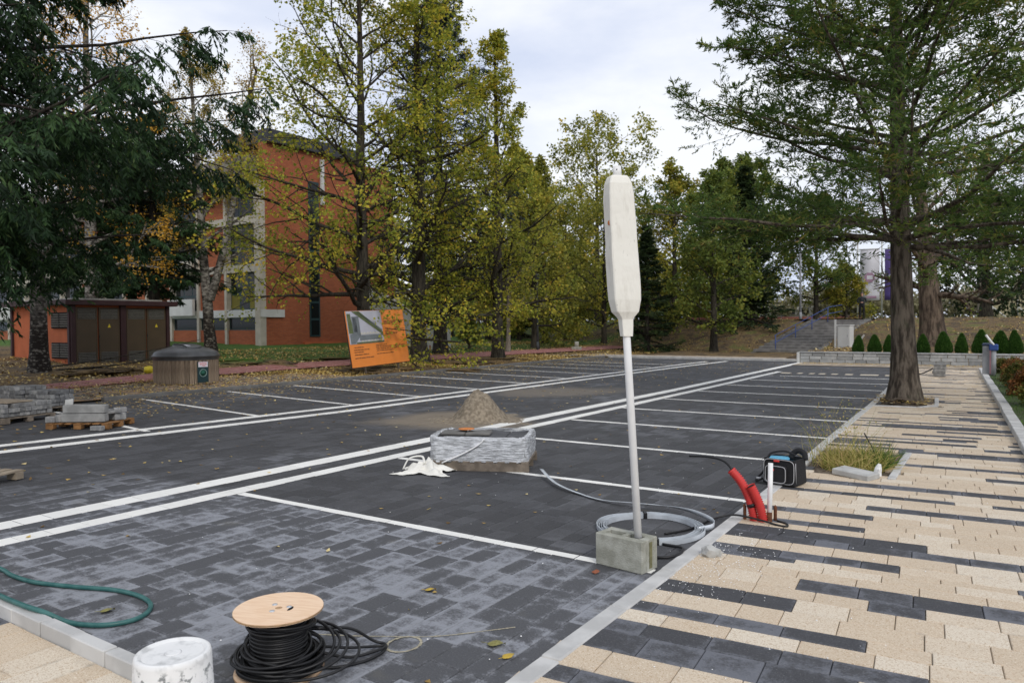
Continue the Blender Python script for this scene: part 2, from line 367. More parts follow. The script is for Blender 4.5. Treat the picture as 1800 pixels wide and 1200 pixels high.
PB, PD = [], []; y0 = -1.6; wseq = [.2, .15, .2, .17, .13]; k = 0; prev = []
PITS = [(-2.62, -1.3, 16.7, 18.95), (-2.08, -1.12, 8.95, 10.75)]      # tree pit, weed pit
while y0 < 33.2:
    wd = ROWS[k + 1] - ROWS[k] if k + 1 < len(ROWS) else wseq[k % 5]; segs = STRETCH.get(ROWS[k], []) if k < len(ROWS) else []; k += 1; yc = y0 + wd / 2
    if yc > 10.3:
        segs = []; xa = -3.1 + rg.random() * 1.2
        while xa < 1:
            ln = rg.choice([.6, .9, 1.3, 1.7]); 
            if rg.random() < .33: segs.append((xa, xa + ln))
            xa += ln + .1
    x = inter(KX_Y, KX, yc) + .04 - rg.random() * .05; first = True
    while True:
        xe = inter(RX_Y, RX, yc)
        if x > xe + .05: break
        ln = rg.choice([.24, .3, .36, .42], p=[.3, .3, .25, .15])
        xm = x + ln / 2; ym = yc + SK * (xm + 2)
        if not any(a - .02 < xm < b + .02 and c - .02 < ym < d + .02 for a, b, c, d in PITS):
            (PD if any(a < xm < b for a, b in segs) else PB).append((xm, ym, ln, wd, ANG, rg.normal(.004, .0006), rg.random()))
        x += ln
    y0 += wd
lay('beige_slab', PB, M_beige, walk, 190, 14); lay('charcoal_slab', PD, M_dwalk, walk, 110, 14)
# near walkway corner, lower left
nearw = sheet('near_walkway', [(-7.5, -1), (-2.2, -1), (-2.2, 1.9), (-7.5, 1.9)], -.03, M_jointb)
PB, PD = [], []; x = -7.4; k = 0
while x < -2.2:
    wd = [.2, .16, .2][k % 3]; k += 1; y = 1.914; dk = abs(x - -4.98) < .15
    while y > -1:
        ln = rg.choice([.3, .36, .42]); (PD if dk else PB).append((x + wd / 2, y - ln / 2, wd, ln, 0, rg.normal(.002, .0006), rg.random())); y -= ln
    x += wd
lay('beige_slab', PB, M_beige, nearw, 60); lay('charcoal_slab', PD, M_dwalk, nearw, 30)
# ------------------------------------------------------------------ kerbs, each stone a piece
def kerb(name, pts, wdt, z0, z1, ln, mat, side=1, bev=.008):
    root = structure(name, None)
    seg = [Vector((*p, 0)) for p in pts]; s = 0; d = [0]
    for a, b in zip(seg, seg[1:]): d.append(d[-1] + (b - a).length)
    while s < d[-1] - .15:
        e1 = min(s + ln, d[-1]); A = Vector((inter(d, [p.x for p in seg], s), inter(d, [p.y for p in seg], s), 0)); B = Vector((inter(d, [p.x for p in seg], e1), inter(d, [p.y for p in seg], e1), 0))
        t = (B - A).normalized(); c = (A + B) / 2 + Vector((t.y, -t.x, 0)) * wdt / 2 * side
        MB().box((0, 0, 0), ((B - A).length - .006, wdt, z1 - z0), 0, bev).obj('kerb_stone', mat, root, (c.x + random.gauss(0, .003), c.y + random.gauss(0, .003), (z0 + z1) / 2 + random.gauss(0, .0015)), math.atan2(t.y, t.x) + random.gauss(0, .004)); s = e1
    return root
kerb('walkway_kerb', [(inter(KX_Y, KX, y), y) for y in np.linspace(-1.6, 32.9, 12)], .115, -.1, .014, .8, M_kerb)
kerb('grass_kerb', [(inter(RX_Y, RX, y), y) for y in np.linspace(.5, 30.6, 9)], .16, -.1, .10, 1.0, M_kerb)
kerb('near_kerb', [(-7.5, 1.99), (-2.3, 1.99)], .075, -.1, .08, .34, M_kerb, bev=.006)
kerb('left_kerb', [(-17.45, 9), (-17.38, 14), (-17.4, 34.6)], .16, -.1, .09, 1.0, M_kerbd, -1)
kerb('far_kerb', [(-17.3, 34.75), (-7.4, 34.2)], .15, -.1, .10, 1.0, M_kerb, -1)
# ------------------------------------------------------------------ white lines made of white pavers
lines = structure('parking_lines', None)
def white_line(a, b, wdt, parts=False, ln=.3, skip=0):
    A, B = Vector((*a, 0)), Vector((*b, 0)); t = (B - A).normalized(); ang = math.atan2(t.y, t.x); s = 0; rest = []; L_ = (B - A).length
    while s < L_ - .03:
        l = min(ln * random.choice([.8, 1, 1.2]), L_ - s); c = A + t * (s + l / 2); row = (c.x, c.y, l, wdt * random.uniform(.97, 1.02), ang, .003 + random.gauss(0, .0006), random.random())
        d = project([(c.x, c.y, 0)])
        if skip and int(s / ln) % 2: pass
        elif parts and 0 < d[0][0] < 1800 and d[1][0] < 1200 and d[2][0] < 11: o = link('white_paver', paver_mesh('white_paver', [(0, 0, row[2], row[3], 0, 0, 0)], True, M_white, .03), lines, (c.x, c.y, row[5]), ang)
        else: rest.append(row)
        s += l
    return rest
W = white_line((-7.22, 1.99), (-7.17, 18), .27, True) + white_line((-7.17, 18), (-7.45, 33.6), .25) + white_line((-6.65, 1.99), (-6.65, 18), .21, True) + white_line((-6.65, 18), (-6.72, 26.9), .2)
W += white_line((-12.22, 4.3), (-11.72, 10.96), .22) + white_line((-11.72, 10.96), (-11.44, 30), .2) + white_line((-11.44, 30), (-11.3, 32.5), .2)
W += white_line((-11.58, 4.3), (-11.06, 10.34), .24) + white_line((-11.06, 10.34), (-10.83, 28.3), .22) + white_line((-10.83, 28.3), (-10.6, 33.2), .2)
for i, y in enumerate([4.72, 7.1, 9.4, 11.62, 13.76, 15.92, 18.2, 20.4, 22.6, 24.7]):
    W += white_line((-6.52, y), (inter(KX_Y, KX, y) - .01, y + .02), .095, i < 3)
for y in [6.75, 9.02, 11.36, 13.55, 15.9, 18.2, 20.5, 22.8, 25.1, 27.3, 29.4]:
    W += white_line((-11.75, y), (-17.2, y + .72), .1)
link('white_paver_field', paver_mesh('white_paver_field', W, True, M_white, .03), lines, kind='stuff')
dash = structure('dashed_line', None)
D_ = white_line((-6.5, 26.25), (-2.95, 26.45), .46, False, .19, 1)
link('beige_dash_field', paver_mesh('beige_dash_field', D_, False, plain('pale_dash', (.66, .58, .45), .9, .1, 9)), dash, kind='stuff')
# ------------------------------------------------------------------ paths beyond the lot
strip = sheet('leafy_brick_strip', [(-21.6, 8.3), (-17.6, 8.3), (-17.6, 17.5), (-21.6, 17.5)], -.012, M_joint)
P = []
for j, x in enumerate(np.arange(-21.5, -17.62, .105)):
    for y in np.arange(8.35 + (j % 2) * .1, 17.4, .205):
        if math.hypot(x + 20.16, y - 12.8) > .8 and not (x < -20.6 and y > 15.5): P.append((x, y, .1, .2, 0, .045 + float(np.clip(.03 * (-17.6 - x), 0, 1)) * .3 + rg.normal(0, .004), rg.random()))
link('brick_field', paver_mesh('brick_field', P, False, M_strip), strip, kind='stuff')
rp = structure('red_path', None); P = []
rx_y, rx_n, rx_f = [6, 10, 14.3, 20, 27, 34, 41, 48], [-20.2, -20.9, -21.75, -22.2, -22.1, -22.0, -21.5, -21.5], [-21.4, -22.2, -23.6, -24.3, -24.3, -24.3, -23.8, -23.6]
for j, y in enumerate(np.arange(6.5, 47.6, .205)):
    a, b = inter(rx_y, rx_f, y), inter(rx_y, rx_n, y)
    for x in np.arange(a, b, .105):
        P.append((x, y + (.1 if j % 2 else 0) * 0, .1, .2, 0, T(x, y) + .015 + rg.normal(0, .003), rg.random()))
link('red_brick_field', paver_mesh('red_brick_field', P, False, M_redbrick), rp, kind='stuff')
V_ = []; m = MB()
for y in np.arange(6, 48, 1.0):
    a0, b0, a1, b1 = inter(rx_y, rx_f, y), inter(rx_y, rx_n, y), inter(rx_y, rx_f, y + 1), inter(rx_y, rx_n, y + 1)
    m.add([(a0, y, T(a0, y) - .004), (b0, y, T(b0, y) - .004), (b1, y + 1, T(b1, y + 1) - .004), (a1, y + 1, T(a1, y + 1) - .004)], [(0, 1, 2, 3)])
structure('path_bed', m.mesh('path_bed', M_joint), rp)
m = MB()
for x in np.arange(-22, -7.4, 1.0):
    f = lambda q: 34.9 + .035 * (-7.4 - q)
    m.add([(x, f(x), .02), (x + 1, f(x + 1), .02), (x + 1, f(x + 1) + 2.6, .02), (x, f(x) + 2.6, .02)], [(0, 1, 2, 3)])
structure('gravel_strip', m.mesh('gravel_strip', M_sandpath))
sheet('paved_landing', [(-17.4, 37.5), (-6.8, 37.2), (-6.8, 33.75), (-7.4, 33.75), (-7.4, 35), (-17.4, 35.3)], .012, M_sandpath)
sheet('walkway_end', [(-7.3, 31.0), (8, 31.0), (8, 33.42), (-7.3, 33.42)], .019, M_sandpath)
side = sheet('side_road', [(.45, 8), (14, 8), (14, 33), (-.75, 33), (-.55, 30.9)], -.012, M_asph)
sheet('side_pavement', [(.35, 22), (1.1, 22), (1.1, 31), (-.1, 31)], .0, M_kerb)
sheet('tree_pit_soil', [(-2.5, 16.7), (-1.3, 16.7), (-1.4, 18.95), (-2.6, 18.95)], -.022, M_pitsoil)
sheet('weed_pit_soil', [(-2.06, 8.95), (-1.12, 8.95), (-1.12, 10.75), (-2.1, 10.75)], -.020, M_pitsoil)
for nme, pts in (('tree_pit_edging', [(-2.33, 16.66), (-1.24, 16.76), (-1.38, 19.0)]), ('weed_pit_edging', [(-1.09, 8.9), (-1.12, 10.8)])):
    kerb(nme, pts, .08, -.06, .02, .8, M_kerb)
# ------------------------------------------------------------------ trees
def leaf_mat(name, stops, trans=.35, rough=.6):
    t = MT(name, rough, .25); r = t.attr('rnd'); c = t.ramp(r, stops); c = t.gain(c, t.noise(.55, 2) * .8 + .75)
    t.color(c); tr = t.n('ShaderNodeBsdfTranslucent'); t.T.links.new(c.v, tr.inputs[0])
    mx = t.n('ShaderNodeMixShader'); mx.inputs[0].default_value = trans
    t.T.links.new(t.b.outputs[0], mx.inputs[1]); t.T.links.new(tr.outputs[0], mx.inputs[2])
    t.T.links.new(mx.outputs[0], t.T.nodes['Material Output'].inputs[0]); return t.m
def bark_mat(name, a, b, sc=(7, 7, 1.2), bump=.8, th=(.38, .62)):
    t = MT(name, .95, .15); v = t.obj(); n = t.noise(2.2, 6, v, sc, .65)
    c = t.mix(n.step(*th), a, b); c = t.mix(t.noise(3, 3, v).step(.55, .75) * .4, c, (.09, .10, .06)); t.color(c); t.bump(n, bump, .05); return t.m
def birch_mat():
    t = MT('birch_bark', .85, .2); v = t.obj(); n = t.noise(2.4, 6, v, (2, 2, 3.2), .68); z = t.axis(2, v); n2 = t.noise(7, 5, v, (1, 1, 2.2), .6)
    c = t.mix(n.step(.40, .58), (.06, .053, .046), t.mix(n2.step(.3, .7), (.25, .23, .20), (.40, .38, .34)))
    low = (z + (t.noise(1.6, 4, v) - .5) * 4).step(4.2, 1.0); c = t.mix(low, c, t.mix((n2 * .6 + n * .4).step(.50, .62), (.026, .021, .018), (.24, .22, .19)))
    t.color(c); t.bump(n2, .9, .06); return t.m
B_linden = bark_mat('linden_bark', (.025, .022, .018), (.075, .065, .05))
B_fir = bark_mat('fir_bark', (.045, .036, .028), (.17, .14, .11), (5, 5, 1.0))
B_dark = bark_mat('dark_conifer_bark', (.018, .016, .014), (.06, .05, .042))
B_pale = bark_mat('pale_twig_bark', (.15, .13, .10), (.30, .27, .22))
B_old = bark_mat('old_trunk_bark', (.05, .037, .028), (.16, .12, .088), (3, 3, .6), 1)
B_birch = birch_mat()
F_linden = leaf_mat('linden_leaves', [(0, (.11, .145, .022)), (.3, (.22, .26, .035)), (.6, (.40, .39, .05)), (.85, (.60, .50, .06)), (1, (.62, .42, .06))], .5)
F_linden2 = leaf_mat('late_linden_leaves', [(0, (.11, .14, .022)), (.4, (.26, .285, .042)), (.75, (.46, .42, .055)), (1, (.6, .45, .06))], .5)
F_birch = leaf_mat('birch_leaves', [(0, (.16, .15, .03)), (.4, (.36, .27, .04)), (.8, (.55, .34, .05)), (1, (.42, .2, .035))], .45)
F_orange = leaf_mat('orange_birch_leaves', [(0, (.36, .2, .025)), (.5, (.56, .31, .035)), (1, (.68, .42, .07))], .45)
F_fir = leaf_mat('fir_needles', [(0, (.04, .075, .02)), (.5, (.085, .145, .03)), (.8, (.17, .205, .042)), (.92, (.24, .215, .05)), (1, (.28, .19, .06))], .35)
F_cedar = leaf_mat('cedar_needles', [(0, (.008, .020, .008)), (.5, (.018, .045, .014)), (.9, (.05, .10, .028)), (1, (.10, .15, .05))], .15)
F_spruce = leaf_mat('blue_spruce_needles', [(0, (.018, .03, .026)), (.6, (.045, .068, .058)), (1, (.10, .13, .11))], .18)
F_far = leaf_mat('far_yellow_leaves', [(0, (.10, .125, .024)), (.5, (.28, .28, .045)), (.85, (.46, .39, .06)), (1, (.54, .38, .07))], .48)
F_far2 = leaf_mat('far_green_leaves', [(0, (.06, .09, .02)), (.5, (.14, .185, .035)), (.9, (.27, .28, .05)), (1, (.38, .34, .06))], .45)
F_dkgr = leaf_mat('dark_evergreen_leaves', [(0, (.012, .022, .010)), (.6, (.032, .055, .018)), (1, (.075, .10, .026))], .2)
F_pale = leaf_mat('pale_far_leaves', [(0, (.16, .15, .09)), (.6, (.26, .24, .14)), (1, (.36, .33, .2))], .4)
def nrm(a): return a / np.maximum(np.linalg.norm(a, axis=-1, keepdims=True), 1e-6)
def paths(g, P0, D0, L_, n, curl=.15, up=0.):
    P, D = [P0], nrm(D0); st = (L_ / n)[:, None]
    for _ in range(n):
        D = nrm(D + g.normal(0, curl, D.shape) + np.array([0, 0, up])); P.append(P[-1] + D * st)
    return np.stack(P, 1)
def tubes(P, R, k):
    n, m, _ = P.shape; t = nrm(np.gradient(P, axis=1)); ref = np.where(np.abs(t[..., 2:3]) > .8, np.array([1., 0, 0]), np.array([0, 0, 1.]))
    u = nrm(np.cross(t, ref)); v = np.cross(t, u); a = np.arange(k) * 2 * np.pi / k
    ring = P[:, :, None] + (u[:, :, None] * np.cos(a)[None, None, :, None] + v[:, :, None] * np.sin(a)[None, None, :, None]) * R[:, :, None, None]
    i = np.arange(n * m * k).reshape(n, m, k); j = np.roll(i, -1, 2)
    return ring.reshape(-1, 3), np.stack([i[:, :-1], j[:, :-1], j[:, 1:], i[:, 1:]], -1).reshape(-1, 4)
def join(parts):
    vs, qs, b = [], [], 0
    for v, q in parts: vs.append(v); qs.append(q + b); b += len(v)
    return np.concatenate(vs), np.concatenate(qs)
def along(g, P, n, lo, hi, jitter=True):         # n points on each path
    N, m, _ = P.shape; s = lo + (hi - lo) * ((np.arange(n)[None] + (g.random((N, n)) if jitter else .5)) / n); f = s * (m - 1); i = np.minimum(f.astype(int), m - 2); fr = (f - i)[..., None]
    r = np.arange(N)[:, None]; A, B = P[r, i], P[r, i + 1]
    return A + (B - A) * fr, nrm(B - A), s
def side_dirs(g, D, ang, planar=0.):             # directions leaving D at an angle
    rnd = g.normal(0, 1, D.shape); rnd[..., 2] *= (1 - planar); s = nrm(rnd - D * (rnd * D).sum(-1, keepdims=True))
    return D * np.cos(ang)[..., None] + s * np.sin(ang)[..., None]
def leaves(name, C, D, ln, wd, mat, g, droop=0., flat=.5, rnd=None):
    n = len(C); D = nrm(D + np.array([0, 0, -droop])); ref = g.normal(0, 1, (n, 3)); ref[:, 2] += flat * 3
    S_ = nrm(np.cross(D, ref)); N_ = np.cross(S_, D); ln = ln * g.uniform(.65, 1.25, n)[:, None]; w_ = wd * g.uniform(.7, 1.2, n)[:, None]
    V_ = np.stack([C, C + D * ln * .45 + S_ * w_ * .5 - N_ * w_ * .16, C + D * ln, C + D * ln * .45 - S_ * w_ * .5 - N_ * w_ * .16], 1)
    r = rnd if rnd is not None else g.random(n)
    return nmesh(name, V_.reshape(-1, 3), np.arange(n * 4).reshape(n, 4), mat, False, {'rnd': np.repeat(np.clip(r, 0, 1), 4)})
def trunk_mesh(g, H, r0, lean, mat, k=12, n=14, flare=1.5, wob=.015, tip=.12):
    z = np.linspace(0, 1, n) ** 1.25; P = np.zeros((1, n, 3)); P[0, :, 2] = z * H
    P[0, :, :2] = np.cumsum(g.normal(0, wob * H / n, (n, 2)), 0) + np.outer(z, lean); P[0, 0, :2] = 0
    R = r0 * (1 - (1 - tip) * z) ; R = R + r0 * (flare - 1) * np.exp(-z * H / .35)
    P[0, 0, 2] = -.25
    return P, R[None], tubes(P, R[None], k)
def decid(g, H, r0, base, spread, npr=20, nsec=7, nter=5, nleaf=9, lsize=.11, up=.10, ang=(35, 70), lean=(0, 0), prof=None, fill=1., fork=0, bark=None, leaf=None, thin=0., yel=.5, curl=.13, tw=.006):
    """mesh triple: trunk, branches, crown"""
    TP, TR, tr = trunk_mesh(g, H, r0, lean, bark)
    s0 = base / H; pos, td, s = along(g, TP, npr, s0, .97); pos, td, s = pos[0], td[0], s[0]
    q = (s - s0) / (1 - s0); pf = np.interp(q, [0, .2, .5, .8, 1], prof or [.75, 1, .85, .5, .2]) * spread
    az = np.arange(npr) * 2.399 + g.normal(0, .35, npr); el = np.radians(np.interp(q, [0, 1], [ang[1], ang[0]]) + g.normal(0, 7, npr))
    D = np.stack([np.cos(az) * np.sin(el), np.sin(az) * np.sin(el), np.cos(el)], -1); L1 = pf * g.uniform(.8, 1.2, npr)
    A = paths(g, pos, D, L1, 7, curl, up); r1 = np.interp(s, np.linspace(0, 1, TR.shape[1]) ** 1.25, TR[0]) * .45 + .004
    tap = np.linspace(1, .25, 8)[None]; br = [tubes(A, r1[:, None] * tap, 6)]
    p, d, s = along(g, A, nsec, .18, 1.0); L2 = (L1[:, None] * (.22 + .33 * (1 - s))).ravel(); rr = (r1[:, None] * (1 - .75 * s) * .5).ravel()
    B = paths(g, p.reshape(-1, 3), side_dirs(g, d, np.radians(g.uniform(30, 65, s.shape))).reshape(-1, 3), L2, 4, curl * 1.3, up)
    br.append(tubes(B, np.maximum(rr, tw)[:, None] * np.linspace(1, .4, 5)[None], 4))
    p, d, s = along(g, B, nter, .15, 1.0); L3 = (L2[:, None] * (.35 + .35 * (1 - s))).ravel()
    C = paths(g, p.reshape(-1, 3), side_dirs(g, d, np.radians(g.uniform(25, 70, s.shape))).reshape(-1, 3), L3, 3, curl * 1.6, up * .5)
    br.append(tubes(C, np.full((len(C), 4), tw * .7) * np.linspace(1, .5, 4)[None], 3))
    p, d, s = along(g, C, nleaf, .1, 1.1); keep = g.random(s.shape) > thin
    clump = np.repeat(g.random(len(B))[:, None], nter, 1).reshape(-1)        # some boughs turned yellow, some are bare
    keep &= (clump < fill)[:, None]; p, d = p[keep], d[keep]; cl = np.repeat(clump[:, None], nleaf, 1)[keep]
    d = nrm(side_dirs(g, d, np.radians(g.uniform(30, 85, len(d))))); p = p + g.normal(0, lsize * .6, p.shape)
    rv = np.clip(yel + (cl / max(fill, .01) - .5) * .5 + g.normal(0, .2, len(p)), 0, 1)
    cm = leaves('crown', p, d, lsize, lsize * .8, leaf, g, .35, .5, rv)
    return nmesh('trunk', *tr, bark, True), nmesh('branches', *join(br), bark, True), cm
def conif(g, H, r0, base, R, nwh=26, per=4, nsub=16, nter=7, nsh=8, sl=.14, sw=.035, droop=.1, el0=(88, 50), upt=.03, bark=None, leaf=None, prof=None, lean=(0, 0), thin=0., subang=55, layer=.25, k=12, gap=0., hang=0., flare=1.35):
    TP, TR, tr = trunk_mesh(g, H, r0, lean, bark, k, 16, flare, .006, .08)
    n = nwh * per; s0 = base / H; s = s0 + (1 - s0) * np.repeat((np.arange(nwh) + g.random(nwh) * .6) / nwh, per); s = np.clip(s + g.normal(0, .008, n), s0, .985); q = (s - s0) / (1 - s0)
    zz = np.linspace(0, 1, 16) ** 1.25; pos = np.stack([np.interp(s, zz, TP[0, :, i]) for i in range(3)], -1)
    L1 = R * np.interp(q, [0, .12, .5, 1], prof or [.8, 1, .62, .06]) * g.uniform(.6, 1.1, n)
    az = np.tile(np.arange(per) * 2 * np.pi / per, nwh) + np.repeat(g.random(nwh) * 6, per) + g.normal(0, .3, n); el = np.radians(np.interp(q, [0, 1], el0) + g.normal(0, 6, n))
    D = np.stack([np.cos(az) * np.sin(el), np.sin(az) * np.sin(el), np.cos(el)], -1)
    A = paths(g, pos, D, L1, 8, .07, upt); r1 = np.interp(s, zz, TR[0]) * .30 + .006
    br = [tubes(A, r1[:, None] * np.linspace(1, .15, 9)[None], 6)]
    p, d, s2 = along(g, A, nsub, .14, 1.0); L2 = (L1[:, None] * (.10 + .32 * np.minimum(1, 1.25 * (1 - s2)))).ravel()
    sd = nrm(np.cross(d, np.array([0, 0, 1.]))) * np.where(np.arange(nsub) % 2, 1, -1)[None, :, None]
    a2 = np.radians(g.normal(subang, 10, s2.shape))[..., None]; D2 = d * np.cos(a2) + sd * np.sin(a2) + g.normal(0, layer * .5, d.shape); D2[..., 2] -= droop
    B = paths(g, p.reshape(-1, 3), D2.reshape(-1, 3), L2, 4, .12, -hang)
    br.append(tubes(B, np.full((len(B), 5), .006) * np.linspace(1, .4, 5)[None], 3))
    p, d, s3 = along(g, B, nter, .05, 1.0); L3 = (L2[:, None] * .34 * (1.1 - s3) + .10).ravel()
    sd = nrm(np.cross(d, np.array([0, 0, 1.])) + g.normal(0, layer * .5, d.shape)) * np.where(np.arange(nter) % 2, 1, -1)[None, :, None]
    a2 = np.radians(g.normal(50, 10, s3.shape))[..., None]; C = paths(g, p.reshape(-1, 3), (d * np.cos(a2) + sd * np.sin(a2) - np.array([0, 0, droop * .6])).reshape(-1, 3), L3, 3, .12, -hang)
    grp0 = np.repeat(g.random(len(B))[:, None], nter, 1).reshape(-1)
    p, d, s3 = along(g, C, nsh, .0, 1.08); keep = g.random(s3.shape) > thin; grp = np.repeat(grp0[:, None], nsh, 1)
    keep &= grp > gap; p, d = p[keep], d[keep]; cl = grp[keep]
    sd = nrm(np.cross(d, np.array([0, 0, 1.])) + g.normal(0, layer, d.shape)); sg = np.where(g.random(len(d)) > .5, 1, -1)[:, None]
    aa = np.radians(g.uniform(20, 65, len(d)))[:, None]; dd = d * np.cos(aa) + sd * sg * np.sin(aa)
    cm = leaves('crown', p, dd, sl, sw, leaf, g, droop, .35, np.clip(.15 + cl * .6 + g.normal(0, .17, len(p)), 0, 1))
    return nmesh('trunk', *tr, bark, True), nmesh('branches', *join(br), bark, True), cm
def plant(name, label, x, y, meshes, cat='tree', group=None, rz=0, sc=1, z=None):
    t = thing(name, label, cat, (x, y, T(x, y) - .02 if z is None else z), rz, group, scale=sc)
    for n, m in zip(('trunk', 'branches', 'crown'), meshes):
        if m: link(n, m, t)
    return t
G_ = lambda s: np.random.default_rng(s)
# big fir in the walkway pit
plant('fir_tree', 'tall green fir rising from the square pit in the striped walkway', -1.87, 17.9, conif(G_(3), 14.5, .255, 2.9, 6.4, 14, 7, 24, 8, 15, .12, .033, -.10, (86, 44), .022, B_fir, F_fir, [.85, 1, .68, .08], lean=(-.35, .1), layer=.8, gap=.05, flare=1.75, k=18), z=-.02)
# cedar whose boughs hang in from the left edge
plant('cedar_tree', 'dark green cedar with drooping boughs hanging over the left edge', -18.9, 5.2, conif(G_(8), 15, .36, 3.6, 7.9, 10, 9, 30, 8, 12, .17, .046, .42, (92, 76), .012, B_dark, F_cedar, [.9, 1, .85, .1], layer=.3, subang=48, hang=.13), z=.03)
# lindens along the lot
plant('linden_tree', 'yellow green linden with forked trunk behind the orange board', -21.6, 21.5, decid(G_(21), 18.5, .30, 2.6, 5.2, 46, 10, 6, 12, .14, .018, (34, 84), leaf=F_linden, bark=B_linden, yel=.46, fill=.84, prof=[1.05, 1.05, .85, .75, .6], lean=(-.5, .3)), group='lindens along the parking lot', z=.1)
plant('linden_tree', 'thick dark trunked linden right of the orange board', -21.4, 24.7, decid(G_(22), 19.5, .36, 2.4, 4.6, 28, 10, 7, 12, .14, .018, (34, 82), leaf=F_linden, bark=B_linden, yel=.46, fill=.84, prof=[1.05, 1.05, .85, .75, .6]), group='lindens along the parking lot', z=.1)
plant('linden_tree', 'slim linden with pointed thinning crown standing against the open sky', -20.05, 28.7, decid(G_(23), 15.2, .28, 2.8, 3.9, 27, 10, 7, 9, .14, .03, (24, 76), leaf=F_linden2, bark=B_linden, yel=.48, fill=.82, prof=[1.0, 1, .62, .40, .15]), group='lindens along the parking lot', z=.05)
# birches
plant('birch_tree', 'birch with rough dark lower trunk beside the orange shed wall', -26.3, 11.5, decid(G_(31), 16, .27, 4.5, 3.6, 14, 7, 5, 6, .10, .03, (30, 65), leaf=F_birch, bark=B_birch, yel=.5, fill=.6), group='birches')
b2 = decid(G_(32), 15, .27, 5.0, 3.6, 22, 8, 7, 11, .10, .03, (24, 62), leaf=F_birch, bark=B_birch, yel=.25, fill=.8, lean=(-.9, -.3))
t = plant('birch_tree', 'twin stemmed birch behind the round black lidded bin', -31.7, 21.4, b2, group='birches')
g = G_(33); st = paths(g, np.array([[0, 0, 2.6]]), np.array([[.28, .18, .92]]), np.array([11.]), 12, .03, .03); rr = np.linspace(.2, .05, 13)[None]
link('stem', nmesh('stem', *tubes(st, rr, 10), B_birch, True), t)
p, d, s = along(g, st, 12, .3, 1); A = paths(g, p[0], side_dirs(g, d[0], np.radians(g.uniform(25, 60, 12))), g.uniform(1.5, 3, 12), 5, .12, .06)
p, d, s = along(g, A, 8, .2, 1); B = paths(g, p.reshape(-1, 3), side_dirs(g, d, np.radians(g.uniform(30, 60, s.shape))).reshape(-1, 3), g.uniform(.4, 1.2, 96), 4, .15, -.03)
link('branches', nmesh('branches', *join([tubes(A, np.linspace(.05, .012, 6)[None].repeat(12, 0), 5), tubes(B, np.full((96, 5), .007), 3)]), B_birch, True), t)
p, d, s = along(g, B, 30, .1, 1.1); p = p.reshape(-1, 3) + g.normal(0, .12, (96 * 30, 3)); link('crown', leaves('crown', p, side_dirs(g, d.reshape(-1, 3), np.full(len(p), 1.)), .085, .07, F_birch, g, .4, .4), t)
plant('birch_tree', 'orange leaved birch standing tall behind the cedar boughs', -33.1, 16.6, decid(G_(34), 19, .3, 4.5, 5.6, 26, 9, 7, 10, .12, .025, (30, 70), leaf=F_orange, bark=B_birch, yel=.5, fill=.7), group='birches')
# conifers between shed and building, spruce behind the lindens
dk = conif(G_(41), 10.8, .30, 3.3, 3.6, 14, 5, 11, 6, 8, .22, .06, .3, (96, 60), .01, B_dark, F_cedar, [.9, 1, .75, .1], hang=.08)
for (x, y, rz, sc), l in zip([(-36.6, 18.4, 0, 1), (-36.3, 20.2, 2.1, .93), (-33.4, 19.6, 4.0, 1.05)], ['dark conifer behind the shed roof, first of three from the left edge', 'dark conifer behind the middle of the shed, between two others', 'dark conifer behind the right end of the shed roof']):
    plant('dark_conifer', l, x, y, dk, group='conifers behind the shed', rz=rz, sc=sc)
plant('blue_spruce', 'bluish grey spruce standing behind the thick trunked linden', -25.6, 31.2, conif(G_(43), 21, .38, 4.5, 5.0, 26, 5, 11, 6, 8, .20, .05, .3, (98, 48), .03, B_dark, F_spruce, [.7, 1, .7, .05], hang=.07))
# trees beyond the lot
def far_tree(seed, H, base, spread, leaf, r=.3, ls=.27, **k):
    a = dict(npr=22, nsec=8, nter=6, nleaf=11, up=.02, ang=(30, 84), bark=B_linden, leaf=leaf, yel=.45, fill=.96, tw=.012); a.update(k)
    return decid(G_(seed), H, r, base, spread, lsize=ls, **a)
ftA, ftB, ftC = far_tree(51, 14, 2.4, 5, F_far), far_tree(52, 14, 2.6, 5, F_far2), far_tree(53, 15, 2.2, 6.2, F_far, prof=[.8, 1, 1, .95, .75], yel=.4)
def ft(m, l, x, y, H, rz=0, h0=14., name='park_tree'): plant(name, l, x, y, m, group='park trees beyond the lot', rz=rz, sc=H / h0)
ft(ftA, 'yellowing park tree with thick trunk left of the dark lamp post', -25.5, 40.7, 11.5, 1)
ft(ftC, 'wide domed park tree rising highest behind the slim linden', -34.6, 67.1, 17.5, 2, 15)
ft(ftC, 'yellow green park tree directly left of the wrapped white post', -25.5, 50.5, 10.5, .4, 15)
ft(ftB, 'mixed green tree on the bank beside the worn dirt track', -14.95, 44.3, 10.5, 3)
ft(ftA, 'olive yellow tree behind the wrapped white post', -20.5, 52, 11.5, 4.4)
ft(ftB, 'green tree behind the bank tree with the dirt track', -15.6, 55, 11.5, 5)
ft(ftA, 'yellow tree low behind the white ramp walls', -34.5, 48, 10, .9)
ft(ftB, 'dark green tree at the end of the lawn', -33.2, 50.5, 8.5, 2.2)
ft(ftC, 'ochre tree at the far end of the lawn', -31, 54.5, 11, 3.3, 15)
ft(ftA, 'leaning yellow tree behind the slim linden trunk', -28.6, 47, 10, 5.6)
ft(ftB, 'green tree in the gap right of the brick gable', -41.5, 52, 13, 1.4)
ft(ftA, 'tall yellowing tree between the brick gable and the blue spruce', -38, 58, 17, 2.7)
ft(ftB, 'round green tree with forked trunk behind the pale street lamp', -11.7, 57.2, 9.0, .6)
ft(ftB, 'dark tree at the top of the bank left of the stairs', -18.6, 60, 13, 4.1)
